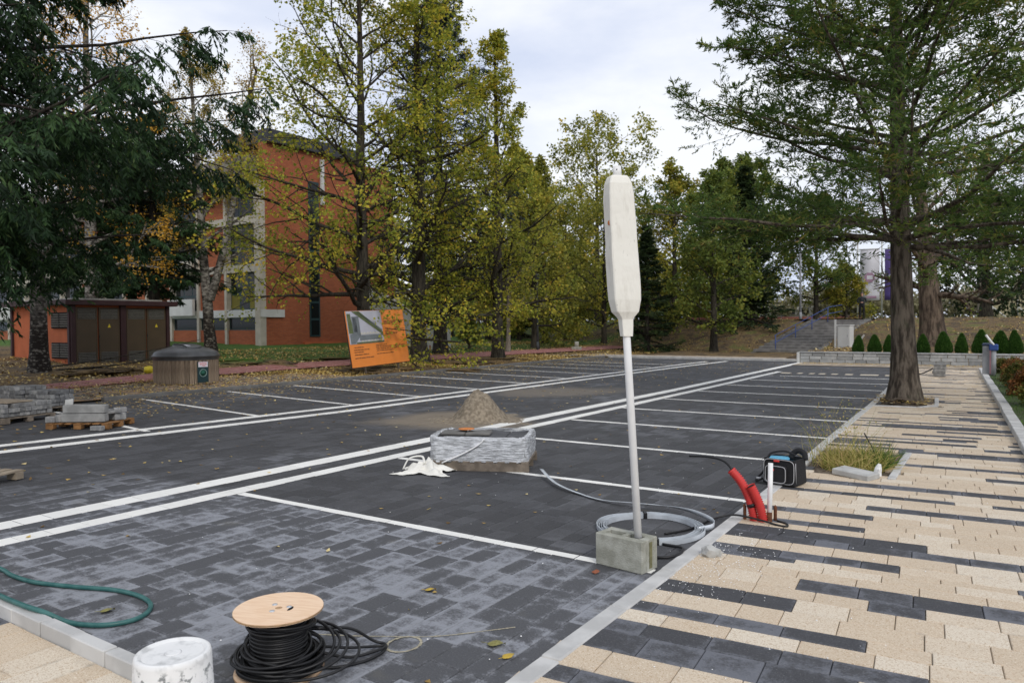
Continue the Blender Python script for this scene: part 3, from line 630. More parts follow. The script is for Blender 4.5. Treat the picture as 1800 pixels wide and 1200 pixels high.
plant('park_tree', 'pale barked thin tree at the foot of the lawn bank', -23.7, 34.9, far_tree(56, 8, 2.6, 2.2, F_far, r=.13, ls=.14, bark=B_pale, nleaf=4), group='park trees beyond the lot')
sp = conif(G_(61), 11, .26, .3, 3.4, 20, 5, 9, 5, 8, .26, .08, .22, (98, 52), .02, B_dark, F_dkgr, [.95, 1, .6, .05])
plant('dark_yew', 'dark low conifer hiding the bank behind the wrapped post', -18.9, 43.4, sp, group='dark conifers on the bank', sc=.72)
plant('dark_yew', 'dark pointed conifer on the bank top left of the forked tree', -15.2, 51.5, sp, group='dark conifers on the bank', rz=2, sc=1.0)
plant('dark_yew', 'dark conifer behind the yellow lawn trees', -36.5, 55, sp, group='dark conifers on the bank', rz=4, sc=.95)
# old ivy trunk and evergreens at right
ot = decid(G_(71), 11, .62, 3.0, 4.6, 15, 8, 6, 2, .12, .06, (30, 75), leaf=F_far2, bark=B_old, thin=.3, fill=.5, lean=(-.9, .4), tw=.012)
plant('old_tree', 'massive old trunk with peeling bark and bare twigs behind the small cones', -3.15, 42.6, ot, group=None)
rd = decid(G_(72), 7.5, .4, 1.3, 4.6, 20, 8, 6, 9, .26, .05, (30, 85), leaf=F_dkgr, bark=B_linden, yel=.35, prof=[.9, 1, .9, .7, .4])
plant('round_evergreen', 'round dark evergreen on the bank top above the barrier post', -1.4, 62, rd, sc=1.0)
pt = decid(G_(73), 15, .25, 3, 4.5, 18, 8, 6, 4, .22, .08, (20, 60), leaf=F_pale, bark=B_pale, fill=.75, tw=.014)
for x, y, l, rz in ((-2, 72, 'pale twiggy tree far behind the old trunk', 0), (4.5, 70, 'pale twiggy tree far back near the right edge', 2), (-6.5, 78, 'pale twiggy tree far behind the hanging purple banner', 4)):
    plant('bare_tree', l, x, y, pt, group='pale bare trees far back', rz=rz, sc=.9)
plant('yellow_bush', 'yellow green bush at the top of the stairs beside the standing person', -9.9, 58.5, decid(G_(75), 3.4, .1, .2, 1.7, 16, 7, 6, 9, .16, .05, (30, 85), leaf=F_far, bark=B_linden, prof=[1, 1, .9, .7, .5]), 'bush')
plant('lawn_bush', 'small round green bush at the end of the white ramp', -27.0, 35.6, decid(G_(76), 1.7, .06, .1, .95, 14, 6, 5, 9, .1, .05, (30, 85), leaf=F_far2, bark=B_linden, prof=[1, 1, .9, .7, .5]), 'bush')
# the wood that closes the view
def wood(name, x0, x1, yf, n, H, leaf, seed, base=1.5):
    g = G_(seed); k = int(n / 55); cx = g.uniform(x0, x1, k); cy = yf + g.uniform(0, 8, k); cz = terrain(cx, cy) + g.uniform(.2, 1, k) ** .8 * H * (.75 + .25 * np.sin(cx * .35 + seed))
    C = np.repeat(np.stack([cx, cy, cz], -1), 55, 0) + g.normal(0, .62, (k * 55, 3))
    me = leaves(name, C, g.normal(0, 1, C.shape), .42, .32, leaf, g, .3, .4, np.clip(np.repeat(g.random(k), 55) * .7 + g.normal(.15, .15, len(C)), 0, 1)); link(name, me, kind='stuff')
wood('far_woods', -75, -24, 78, 32000, 9, F_far, 81); wood('far_undergrowth', -66, -20, 66, 16000, 2.6, F_far2, 82); wood('far_shrubbery', -24, 6, 92, 14000, 4.2, F_pale, 83)
from mathutils import noise as mn
# ------------------------------------------------------------------ small-object materials
M_white_cloth = plain('white_tarp', (.78, .76, .70), .6, .1, 4, bump=.25, bscale=14); M_wpaint = plain('white_paint', (.82, .82, .81), .4, .06, 9)
M_conc = plain('grey_concrete', (.40, .40, .35), .9, .3, 11, col2=(.27, .27, .225), bump=.5, bscale=90); M_concl = plain('pale_concrete', (.5, .5, .48), .9, .25, 5, bump=.4, bscale=60)
M_moss = plain('mossy_hollow', (.10, .095, .06), .95, .4, 12); M_galv = plain('galvanised_strip', (.62, .66, .70), .4, .2, 8, metal=.25)
M_red = plain('red_corrugated_plastic', (.62, .045, .04), .45, .12, 8); M_black = plain('black_rubber', (.012, .012, .013), .45, .2, 20)
M_ply = MT('birch_plywood', .6, .3); _g = M_ply.noise(3, 5, M_ply.obj(), (3, 22, 3), .6); M_ply.color(M_ply.mix(_g.step(.35, .65), (.76, .53, .35), (.83, .62, .44))); M_ply = M_ply.m
M_pedge = plain('plywood_edge', (.45, .29, .16), .8, .3, 40); M_bucket = MT('dirty_white_plastic', .5, .35)
_v = M_bucket.obj(); M_bucket.color(M_bucket.mix((M_bucket.noise(26, 5, _v, rough=.65).step(.52, .62) * M_bucket.axis(2, _v).step(.338, .30)).max(M_bucket.noise(16, 5, _v).step(.5, .75) * .5), (.76, .76, .75), (.22, .23, .23))); M_bucket = M_bucket.m
M_hose = plain('green_hose', (.02, .10, .095), .4, .3, 12, col2=(.05, .15, .14)); M_wood = plain('weathered_board', (.33, .27, .20), .9, .3, 8, bump=.4, bscale=50); M_woodd = plain('old_pallet_wood', (.22, .18, .14), .9, .4, 10, bump=.4, bscale=50)
M_sand = plain('damp_sand', (.30, .25, .185), .98, .3, 16, col2=(.17, .138, .10), bump=1, bscale=30); M_orange = plain('orange_print', (.80, .25, .04), .5, .06, 3); M_rust = plain('rusty_iron', (.17, .065, .03), .9, .4, 30)
M_maroon = plain('maroon_steel', (.05, .022, .024), .6, .2, 3); M_brown = plain('brown_steel_door', (.085, .06, .035), .55, .12, 2); M_lou = plain('grey_louvre_slat', (.20, .195, .175), .6, .2, 5); M_blackshade = plain('black_and_hole_shade', (.006, .006, .006), .9, 0, 1)  # the near-black serves black parts and the shade painted into holes and recesses
M_shed = plain('orange_render', (.50, .135, .052), .85, .12, 2, bump=.2, bscale=60); M_roofg = plain('roof_sheet', (.36, .35, .31), .7, .3, 4)
M_cream = plain('cream_concrete', (.52, .475, .40), .9, .16, 2.5, bump=.2, bscale=30); M_cwhite = plain('white_render', (.62, .62, .60), .85, .12, 1.5); M_fascia = plain('weathered_fascia', (.19, .17, .145), .9, .3, 1.5)
M_teal = plain('teal_frame', (.02, .055, .06), .5, .2, 4); M_slate = plain('slate_roof', (.05, .052, .058), .7, .3, 3)
M_glass = MT('window_glass', .08, .25); M_glass.color((.012, .015, .017)); M_glass = M_glass.m
M_yel = plain('yellow_curtain', (.22, .19, .04), .9, .2, 2); M_gold = plain('warning_yellow', (.75, .58, .03), .6, .1, 3)
M_blue = plain('blue_paint', (.035, .08, .28), .5, .15, 5); M_grey = plain('grey_paint', (.32, .33, .35), .6, .15, 5); M_stair = plain('stair_stone', (.22, .21, .20), .9, .35, 3, bump=.3, bscale=40)
M_purple = plain('purple_banner', (.16, .11, .36), .7, .1, 2); M_wban = plain('white_banner', (.72, .71, .76), .7, .08, 2); M_emb = plain('rose_emblem', (.42, .26, .36), .7, .1, 4)
M_bag = plain('black_bag_fabric', (.014, .014, .016), .8, .3, 60, bump=.4, bscale=300); M_bagblue = plain('blue_lining', (.13, .42, .62), .7, .15, 30); M_pipe = plain('grey_piping', (.42, .42, .43), .6, .1, 9); M_redtag = plain('red_tag', (.70, .06, .05), .5, .1, 9)
M_lid = plain('weathered_black_lid', (.085, .088, .092), .38, .35, 3); M_slatw = MT('bin_slat_wood', .9, .2); _o = M_slatw.orand(); M_slatw.color(M_slatw.gain(M_slatw.mix(M_slatw.noise(6, 4, M_slatw.obj(), (4, 4, .6)).step(.3, .7), (.16, .115, .08), (.30, .235, .17)), _o * .5 + .72)); M_slatw = M_slatw.m
M_block = MT('wall_block', .9, .3); _o = M_block.orand(); M_block.color(M_block.gain(M_block.mix(M_block.noise(8, 4).step(.4, .7), (.36, .37, .37), (.46, .46, .45)), _o * .45 + .68)); M_block = M_block.m
M_stack = MT('stack_brick', .9, .3); _o = M_stack.orand(); M_stack.color(M_stack.gain(M_stack.mix(M_stack.noise(14, 4).step(.4, .7), (.20, .20, .20), (.34, .335, .32)), _o * .6 + .65)); M_stack = M_stack.m
def brick_mat():
    t = MT('red_brickwork', .9, .2); x, y, z = t.axis(0), t.axis(1), t.axis(2); c = t.n('ShaderNodeCombineXYZ'); t.T.links.new((x + y).v, c.inputs[0]); t.T.links.new(z.v, c.inputs[1])
    b = t.n('ShaderNodeTexBrick'); b.inputs['Scale'].default_value = 1; b.inputs['Brick Width'].default_value = .26; b.inputs['Row Height'].default_value = .085; b.inputs['Mortar Size'].default_value = .009
    b.inputs['Color1'].default_value = (.42, .125, .055, 1); b.inputs['Color2'].default_value = (.33, .095, .042, 1); b.inputs['Mortar'].default_value = (.20, .10, .07, 1); t.T.links.new(c.outputs[0], b.inputs['Vector'])
    t.color(t.gain(V(t.T, b.outputs['Color']), t.noise(.6, 4) * .5 + .75)); return t.m
M_brick = brick_mat()
def wrap_mat():
    t = MT('stretch_film', .22, .6); v = t.obj(); n = t.noise(4, 6, v, (2.2, 2.2, 17), .65); t.color((.80, .82, .85)); t.bump(n, 1, .03)
    tr = t.n('ShaderNodeBsdfTransparent'); mx = t.n('ShaderNodeMixShader'); t.T.links.new((n.step(.38, .62) * .55 + .45).v, mx.inputs[0])
    t.T.links.new(tr.outputs[0], mx.inputs[1]); t.T.links.new(t.b.outputs[0], mx.inputs[2]); t.T.links.new(mx.outputs[0], t.T.nodes['Material Output'].inputs[0]); return t.m
M_film = wrap_mat()
def wrapped_mat():
    t = MT('soiled_white_wrap', .55, .35); v = t.obj(); z = t.axis(2, v); c = t.mix(t.noise(7, 5, v, (3, 3, .8)).step(.56, .72) * .35, (.80, .78, .71), (.56, .53, .46))
    c = t.mix(t.noise(22, 4, v, (6, 6, .7)).step(.68, .74) * .7, c, (.13, .12, .11)); t.color(c); t.bump(t.noise(9, 4, v, (1, 1, .6)), .35, .03); return t.m
M_wrap = wrapped_mat()
# ------------------------------------------------------------------ wrapped post in its block
def top_profile(w, d, n=6): return [(-w / 2, -d / 2), (w / 2, -d / 2), (w / 2, d / 2), (-w / 2, d / 2)]
t = thing('wrapped_post', 'leaning white post with its long panel wrapped in soiled white cloth', 'post', (-2.135, 4.755, .09)); AX = Vector((-.145, -.03, 2.70))
P0 = lambda s: AX * s
rz_ = math.radians(47)
MB().tube([P0(0), P0(.5), P0(1)], .027, 4 if False else 16).obj('pole', M_wpaint, t)
m = MB(); q = [(.545, .036, .034), (.592, .043, .038), (.598, .052, .044), (.612, .082, .060), (.645, .098, .072), (.675, .100, .074), (.8, .096, .072), (.93, .091, .070), (.962, .082, .066), (.979, .066, .056), (.984, .056, .050)]
qq = []
for (s0, a0, b0), (s1, a1, b1) in zip(q, q[1:]):
    n_ = max(1, int((s1 - s0) / .018)); qq += [(s0 + (s1 - s0) * k / n_, a0 + (a1 - a0) * k / n_, b0 + (b1 - b0) * k / n_) for k in range(n_)]
q = qq + [q[-1]]
hw = []
for s, a, b in q:                                # flat panel with chamfered edges
    c = P0((s - .545) / .445 * .418 + .565); ch = min(a, b) * .13
    ring = [(-a + ch, -b), (a - ch, -b), (a, -b + ch), (a, b - ch), (a - ch, b), (-a + ch, b), (-a, b - ch), (-a, -b + ch)]
    wob = .004
    hw.append([tuple(c + Matrix.Rotation(rz_, 3, 'Z') @ Vector((x + .0045 * mn.noise(Vector((s * 22, j * 3.1, 0))) , y + .004 * mn.noise(Vector((s * 17, j * 2.7, 5))), 0))) for j, (x, y) in enumerate(ring)])
m.v = [p for r in hw for p in r]; k = 8
for i in range(len(hw) - 1):
    for j in range(k): m.f.append([i * k + j, i * k + (j + 1) % k, i * k + k + (j + 1) % k, i * k + k + j]); m.sm.append(False)
m.f.append([(len(hw) - 1) * k + j for j in range(k)]); m.sm.append(False); m.f.append([k - 1 - j for j in range(k)]); m.sm.append(False)
o = m.obj('cloth_cover', M_wrap, t, label='soiled white cover over the long panel')
b = o.modifiers.new('bevel', 'BEVEL'); b.width = .005; b.segments = 2
c = P0(.855) + Matrix.Rotation(rz_, 3, 'Z') @ Vector((-.092, -.045, 0))
MB().lathe([(.001, .004), (.016, .003), (.021, 0)], 12, mtx=Matrix.Translation(c) @ (Matrix.Rotation(rz_, 4, 'Z') @ Matrix.Rotation(math.radians(-58), 4, 'Z') @ Matrix.Rotation(math.radians(90), 4, 'X'))).obj('rust_stain', plain('rust_orange', (.55, .17, .05), .9, .3, 60), t)
MB().tube([P0(.975) + Vector((0, 0, 0)), P0(1.003)], .030, 16).obj('pole_tip', M_wpaint, t)
MB().lathe([(.001, .002), (.005, 0)], 8, mtx=Matrix.Translation(P0(.993) + Vector((.012, -.029, 0))) @ Matrix.Rotation(math.radians(90), 4, 'X')).obj('tip_hole_shade', M_blackshade, t)  # flat black disc on the pole, painted as the shade of a hole
t = thing('hollow_block', 'grey hollow concrete block holding the wrapped white post', 'block', (-2.235, 4.755, 0), math.radians(-8))
m = MB(); wx, wy, h = .385, .20, .225; ix = [(-.17, -.02), (.02, .17)]; o_ = [(-wx / 2, -wy / 2), (wx / 2, -wy / 2), (wx / 2, wy / 2), (-wx / 2, wy / 2)]
m.box((0, -wy / 2 + .0275, h / 2), (wx, .055, h), 0, .006); m.box((0, wy / 2 - .0275, h / 2), (wx, .055, h), 0, .006)
for cx_, w_ in ((-wx / 2 + .02, .04), (0, .035), (wx / 2 - .03, .06)): m.box((cx_, 0, h / 2 - .001), (w_, wy - .112, h - .004), 0, .003)
m.obj('shell', M_conc, t); MB().box((0, 0, .045), (wx - .1, wy - .12, .08)).obj('earth_fill', M_moss, t)
MB().box((wx / 2 + .001, .01, h / 2), (.004, .035, h * .8)).obj('moss_streak', plain('moss', (.19, .18, .09), .95, .3, 30), t)
# galvanised strip coil
t = thing('steel_strip_coil', 'coil of flat galvanised strip lying behind the hollow block', 'coil', (-2.46, 5.70, 0))
m = MB()
for i in range(9):
    r = .36 + i * .0095; pts = []
    for k in range(49): a = 2 * math.pi * k / 48; pts.append(((r + .01 * math.sin(2 * a + i)) * math.cos(a), (r + .008 * math.cos(3 * a + i)) * math.sin(a), .021 + .006 * math.sin(a * 2 + i * 1.7)))
    m2 = MB(); b0 = len(m.v)
    for p in pts[:-1]:
        d = Vector((p[0], p[1], 0)).normalized() * .0016
        m.v += [(p[0] + d.x, p[1] + d.y, p[2] - .018), (p[0] + d.x, p[1] + d.y, p[2] + .018), (p[0] - d.x, p[1] - d.y, p[2] + .018), (p[0] - d.x, p[1] - d.y, p[2] - .018)]
    for k in range(48):
        for j in range(4): a_, b_ = b0 + k * 4, b0 + (k + 1) % 48 * 4; m.f.append([a_ + j, b_ + j, b_ + (j + 1) % 4, a_ + (j + 1) % 4]); m.sm.append(False)
m.obj('strip_winding', M_galv, t)
fr = [(.30, .30, .025), (.37, .12, .03), (.44, .26, .035), (.38, .42, .04), (.17, .54, .06), (-.08, .57, .07), (-.42, .60, .05), (-.78, .66, .02), (-1.1, .79, .02), (-1.42, .94, .04), (-1.66, 1.14, .055), (-1.93, 1.42, .075)]
sp_ = spl(fr[1:], 6); m = MB(); b0 = 0
for i, p in enumerate(sp_):
    d = (sp_[min(i + 1, len(sp_) - 1)] - sp_[max(i - 1, 0)]).normalized(); f_ = min(1, max(0, (i - 14) / 12)); u = Vector((0, 0, 1)).lerp(Vector((-d.y, d.x, .12)).normalized(), f_ * .97).normalized() * .021
    m.v += [tuple(p + u), tuple(p - u)]
for i in range(len(sp_) - 1): m.f.append([i * 2, i * 2 + 1, i * 2 + 3, i * 2 + 2]); m.sm.append(True)
o = m.obj('loose_strip_end', M_galv, t); o.modifiers.new('thick', 'SOLIDIFY').thickness = .003
for a in (-60, 120): MB().box((.395 * math.cos(math.radians(a)), .395 * math.sin(math.radians(a)), .025), (.11, .03, .055), math.radians(a), .004).obj('tie_tape', M_black, t)
# red conduits with cable, stakes, short post
t = thing('cable_conduit', 'red corrugated conduit with a black cable running out of its end', 'conduit', (-1.83, 6.45, 0), group='red conduits by the kerb')
def corr(pts, r, n):
    s_ = spl(pts, 12); L_ = sum((b - a).length for a, b in zip(s_, s_[1:])); out = []; ds = [0]
    for a, b in zip(s_, s_[1:]): ds.append(ds[-1] + (b - a).length)
    k = int(L_ / .010); rr = []
    for i in range(k + 1):
        d = L_ * i / k; out.append(Vector([inter(ds, [p[j] for p in s_], d) for j in range(3)])); rr.append(r * (1.12 if i % 2 else .80))
    return out, rr
p, r = corr([(.02, 0, -.08), (.0, -.005, .06), (-.035, -.015, .2), (-.095, -.035, .33), (-.175, -.06, .43)], .037, 0); MB().tube(p, r, 20, cap=False).obj('corrugated_tube', M_red, t)
MB().tube([p[-1] - (p[-1] - p[-2]).normalized() * .02, p[-1] - (p[-1] - p[-2]).normalized() * .018], .030, 16).obj('mouth_shade', M_blackshade, t)  # solid black disc in the tube, painted as the shade inside it
MB().tube(spl([(-.10, -.04, .30), (-.175, -.06, .445), (-.27, -.02, .50), (-.42, .02, .51), (-.60, .08, .49)], 8), .010, 8).obj('black_cable', M_black, t)
MB().tube([(-.008, -.007, .12), (-.016, -.009, .15)], .043, 20).obj('tape_band', M_black, t)
t = thing('cable_conduit', 'shorter open ended red corrugated conduit leaning on the cabled one', 'conduit', (-1.78, 6.43, 0), group='red conduits by the kerb')
p, r = corr([(.04, .03, -.08), (.025, .015, .06), (-.005, 0, .18), (-.06, -.03, .31)], .038, 0); MB().tube(p, r, 20, cap=False).obj('corrugated_tube', M_red, t)
MB().tube([p[-3] * .4 + p[-2] * .6, p[-2] * .5 + p[-1] * .5], .030, 16).obj('mouth_shade', M_blackshade, t)  # black plug just below the rim stands in for the shaded inside
t = thing('marker_post', 'short white metal post beside the red conduits with rusty foot', 'post', (-1.70, 6.47, 0))
MB().tube([(0, 0, 0), (.002, .02, .27), (0, .04, .50)], .021, 12).obj('shaft', M_wpaint, t); MB().tube([(0, 0, -.05), (0, .004, .085)], .0225, 12).obj('rusty_foot', M_rust, t)
for x, y, l in ((-1.665, 6.53, 'rusty iron stake right of the short white post'), (-1.90, 6.44, 'rusty iron stake left of the red conduits')):
    t = thing('iron_stake', l, 'stake', (x, y, 0), group='rusty stakes'); MB().tube([(0, 0, -.05), (0, 0, .12), (-.01, 0, .13)], .014, 10).obj('rod', M_rust, t)
t = thing('ground_cable', 'thin black cable crossing the kerb stones by the red conduits', 'cable', (0, 0, 0))
MB().tube(spl([(-2.30, 5.62, .01), (-2.18, 5.85, .012), (-2.13, 6.17, .015), (-2.07, 6.30, .03), (-1.95, 6.36, .05), (-1.76, 6.38, .03), (-1.60, 6.36, .012), (-1.53, 6.36, .012), (-1.55, 6.44, .012), (-1.64, 6.5, .012)], 8), .009, 8).obj('strand', M_black, t)
MB().tube(spl([(-1.555, 6.37, .015), (-1.52, 6.2, .01), (-1.53, 6.08, .008)], 6), .003, 6).obj('loose_wire', M_black, t)
t = thing('ground_cable', 'dark cable loop on the pavers behind the hollow block', 'cable', (0, 0, 0)); MB().tube(spl([(-2.62, 5.05, .012), (-2.35, 5.0, .012), (-2.1, 5.02, .012), (-2.0, 5.12, .02), (-2.03, 5.3, .02), (-2.2, 5.34, .012)], 8), .011, 8).obj('strand', M_black, t)
def rock(seed, dims, n=3, rough=.18, sharp=False):
    bm = bmesh.new(); bmesh.ops.create_icosphere(bm, subdivisions=n, radius=1); g = random.Random(seed); off = Vector((g.random() * 50,) * 3)
    from mathutils import noise as mn
    for v in bm.verts:
        f = 1 + rough * mn.noise(v.co * 1.7 + off) + rough * .5 * mn.noise(v.co * 5 + off); v.co = Vector((v.co.x * dims[0] * f, v.co.y * dims[1] * f, max(v.co.z, -.55) * dims[2] * f))
    me = bpy.data.meshes.new('rock'); bm.to_mesh(me); bm.free(); me.polygons.foreach_set('use_smooth', [not sharp] * len(me.polygons)); return me
me = rock(5, (.075, .05, .055), 2, .5, True); me.materials.append(M_concl); thing('stone_chunk', 'pointed pale stone chunk lying on the charcoal slabs near the kerb', 'stone', (-1.80, 5.27, .028), .5, me=me)
# tool bag
t = thing('tool_bag', 'open black tool bag with pale piping and blue lining on the kerb', 'bag', (-1.965, 8.08, .015), math.radians(-10))
m = MB(); w_, d_, h_ = .34, .27, .27
bm = bmesh.new(); bmesh.ops.create_cube(bm, size=1); bmesh.ops.subdivide_edges(bm, edges=bm.edges, cuts=6, use_grid_fill=True)
for v in bm.verts: v.co = Vector((v.co.x * w_ * (1 + .06 * (.5 - v.co.z)) , v.co.y * d_ * (1 + .1 * (.5 - v.co.z)), (v.co.z + .5) * h_)); 
bmesh.ops.delete(bm, geom=[f for f in bm.faces if f.normal.z > .9 and f.calc_center_median().z > h_ * .95], context='FACES')
me = bpy.data.meshes.new('body'); bm.to_mesh(me); bm.free(); me.materials.append(M_bag); o = link('body', me, t); b = o.modifiers.new('b', 'BEVEL'); b.width = .02; b.segments = 3; o.modifiers.new('s', 'SOLIDIFY').thickness = .012
MB().box((0, 0, h_ - .05), (w_ * .9, d_ * .88, .01)).obj('lining', M_bagblue, t); MB().box((-.05, -.02, h_ - .02), (.2, .12, .05), .3, .015).obj('blue_pouch', M_bagblue, t)
MB().box((-.02, -d_ / 2 - .025, .115), (.23, .045, .18), 0, .02).obj('front_pocket', M_bag, t)
def rr(cx_, cz, a, b, y): return [(cx_ + a * math.copysign(abs(math.cos(q)) ** .35, math.cos(q)), y, cz + b * math.copysign(abs(math.sin(q)) ** .35, math.sin(q))) for q in np.linspace(0, 2 * math.pi, 33)[:-1]]
MB().tube(rr(-.02, .115, .108, .085, -d_ / 2 - .05), .004, 6, closed=True).obj('piping', M_pipe, t); MB().tube(rr(0, .14, .162, .125, -d_ / 2 - .012), .004, 6, closed=True).obj('piping', M_pipe, t)
MB().tube([(w_ / 2 + .006, -d_ / 2 + .01, .03), (w_ / 2 + .0, -d_ / 2 + .01, .24)], .004, 6).obj('piping', M_pipe, t)
MB().box((-.06, -d_ / 2 - .052, .16), (.05, .01, .022), 0, .003).obj('red_tag', M_redtag, t); MB().box((-.02, -d_ / 2 - .02, .25), (.06, .012, .018), 0, .003).obj('red_tag', M_redtag, t)
MB().tube(spl([(.02, .10, .25), (.05, .12, .31), (.1, .13, .335), (.16, .12, .31), (.18, .10, .25)], 6), .03, 8).obj('lid_flap', M_bag, t)
MB().tube(spl([(-.15, -.1, .25), (-.12, -.05, .31), (0, 0, .335), (.1, .03, .30)], 6), .011, 8).obj('handle', M_bag, t)
MB().tube(spl([(-.17, -.02, .2), (-.21, -.06, .1), (-.27, -.09, .02), (-.24, -.14, .012), (-.17, -.1, .05)], 6), .012, 6).obj('shoulder_strap', M_bag, t); MB().box((-.24, -.10, .035), (.05, .03, .02), .3, .004).obj('buckle', M_pipe, t)
# paving slab and weeds
t = thing('loose_slab', 'pale grey concrete slab lying loose at the edge of the weeds', 'slab', (-1.40, 8.86, .012), math.radians(-22)); MB().box((0, 0, .03), (.42, .24, .065), 0, .008, rot=Euler((.03, .05, 0))).obj('slab_body', M_concl, t)
def blades(name, n, cx_, cy_, rx, ry, h, wd, mat, seed, lean=.5, z=0.):
    g = G_(seed); a = g.random(n) * 6.283; r = np.sqrt(g.random(n)); p = np.stack([cx_ + rx * r * np.cos(a), cy_ + ry * r * np.sin(a), np.full(n, z)], -1)
    d = np.stack([g.normal(0, lean, n), g.normal(0, lean, n), np.ones(n)], -1); pa = paths(g, p, d, h * g.uniform(.35, 1.1, n), 5, .16, -.10); t_ = nrm(np.gradient(pa, axis=1)); s_ = nrm(np.cross(t_, g.normal(0, 1, (n, 1, 3)))) * (wd * np.linspace(1, .15, 6))[None, :, None] * .5
    vv = np.stack([pa + s_, pa - s_], 2).reshape(-1, 3); i = np.arange(n * 12).reshape(n, 6, 2); qd = np.stack([i[:, :-1, 0], i[:, :-1, 1], i[:, 1:, 1], i[:, 1:, 0]], -1).reshape(-1, 4)
    return nmesh(name, vv, qd, mat, True, {'rnd': np.repeat(g.random(n), 12)})
F_weed = leaf_mat('dry_weed_blades', [(0, (.13, .17, .03)), (.3, (.30, .29, .07)), (.65, (.50, .42, .16)), (1, (.46, .31, .15))], .35); F_grass = leaf_mat('lawn_blades', [(0, (.03, .08, .012)), (.6, (.065, .15, .02)), (1, (.14, .21, .04))], .35)
t = thing('weed_clump', 'clump of tall yellowing weeds growing from the open pit in the paving', 'weeds', (-1.6, 9.8, -.02))
link('grass_tuft', blades('grass_tuft', 1000, .08, -.3, 0.36, .42, .36, .012, F_weed, 5, .55), t); link('grass_tuft', blades('grass_tuft', 420, .28, -.15, .2, .3, .34, .012, F_grass, 6, .6), t)
link('seed_stalks', blades('seed_stalks', 130, -.05, -.15, .42, .45, .8, .007, F_weed, 7, .42), t)
g = G_(9); c = np.stack([-.15 + g.normal(0, .22, 260), -.05 + g.normal(0, .25, 260), .3 + .5 * g.random(260) ** 1.5], -1); link('seed_heads', leaves('seed_heads', c, g.normal(0, 1, (260, 3)), .035, .014, F_weed, g), t, kind='stuff')
MB().tube([(.33, -.15, 0), (.26, -.12, .22), (.16, -.1, .4)], .009, 6).obj('dark_stick', M_black, t)
me = rock(12, (.04, .03, .08), 2, .5, True); me.materials.append(M_wpaint); thing('plaster_lump', 'small white plaster lump standing behind the loose slab', 'lump', (-1.2, 9.05, .04), me=me)
# pallet with wrapped pavers
PR = math.radians(25.2)
t = thing('wooden_pallet', 'grey wooden pallet under the film wrapped pavers', 'pallet', (-5.31, 7.29, 0), PR, group='wooden pallets')
for y in (-.39, 0, .39): MB().box((0, y, .048), (1.2, .035, .094), 0, .002).obj('stringer_board', M_woodd, t)
for i in range(9): MB().box((-.55 + i * .1375, 0, .106), (.085, .82, .022), 0, .002).obj('deck_board', M_woodd, t)
t = thing('wrapped_pavers', 'pack of charcoal pavers wrapped in crinkled clear film on a pallet', 'paver pack', (-5.31, 7.29, .118), PR)
bxs = {}
for k in range(3):
    for i in range(4):
        for j in range(3):
            if k == 2 and i >= 2 and j == 2 and False: continue
            me = bxs.setdefault(0, MB().box((0, 0, 0), (.27, .235, .078), 0, .006).mesh('paver', M_dark)); link('paver', me, t, (-.42 + i * .28, -.25 + j * .25, .04 + k * .083))
for i in range(2): link('paver', MB().box((0, 0, 0), (.30, .25, .035), 0, .01).mesh('paver', M_kerbd), t, (-.38 + i * .31, .02, .266), .05, label='loose paver on top of the pack')
gx = []
def film_ring(z, o, n=60):
    out = []
    for k in range(n):
        a = 2 * math.pi * k / n; c, s = math.cos(a), math.sin(a); e = .16
        out.append((.585 * math.copysign(abs(c) ** e, c) + random.gauss(0, o), .405 * math.copysign(abs(s) ** e, s) + random.gauss(0, o), z + random.gauss(0, o * .8)))
    return out
rings = [film_ring(z, .006) for z in (-.015, .04, .085, .13, .17, .21, .25, .275)] + [[(x * .90, y * .86, .27 + random.gauss(0, .006)) for x, y, z in film_ring(.27, .008)]]
m = MB(); n = 60
for r in rings: m.v += r
for i in range(len(rings) - 1):
    for j in range(n): m.f.append([i * n + j, i * n + (j + 1) % n, (i + 1) * n + (j + 1) % n, (i + 1) * n + j]); m.sm.append(True)
m.obj('stretch_wrap', M_film, t)
MB().tube(spl([(-.42, -.44, -.02), (-.15, -.425, .1), (.02, -.418, .2), (.08, -.41, .26)], 6), .022, 8, flat=.4).obj('twisted_film', M_wpaint, t)
m = MB().lathe([(.03, 0), (.10, 0), (.10, .008), (.03, .008), (.03, 0)], 24); m.obj('cutting_disc', plain('orange_disc', (.62, .22, .06), .6, .15, 20), None, (-5.55, 7.25, .425), label='orange cutting disc lying on the wrapped paver pack', category='disc')
# white sack
g = G_(77); n_ = 26; u, v = np.meshgrid(np.linspace(-1, 1, n_), np.linspace(-1, 1, n_)); rr_ = np.hypot(u, v); hh = .07 * np.exp(-((u - .1) ** 2 * 1.5 + v ** 2 * 3)) + .028 * np.sin(u * 9 + v * 5) + .03 * np.sin(v * 13 - u * 8) + .008 * np.sin(u * 21 + 3 * v) + g.normal(0, .004, u.shape) + .045
hh = np.maximum(hh * np.clip(1.35 - rr_, .12, 1), .006 + g.random(u.shape) * .012); sc_ = 1 + .22 * np.sin(np.arctan2(v, u) * 5)
iq = np.arange(n_ * n_).reshape(n_, n_); me = nmesh('white_sack', np.stack([u * .32 * sc_ * (.75 + .25 * np.abs(v)), v * .22 * sc_, hh], -1).reshape(-1, 3), np.stack([iq[:-1, :-1], iq[:-1, 1:], iq[1:, 1:], iq[1:, :-1]], -1).reshape(-1, 4), M_white_cloth, True)
t = thing('white_sack', 'crumpled white plastic sack on the ground against the pallet', 'sack', (-5.62, 6.58, 0), .35); link('sheet', me, t); MB().tube(spl([(-.3, 0, .02), (-.24, .06, .14), (-.08, .05, .17), (-.02, -.02, .1)], 6), .014, 6, flat=.5).obj('loop_handle', M_white_cloth, t)
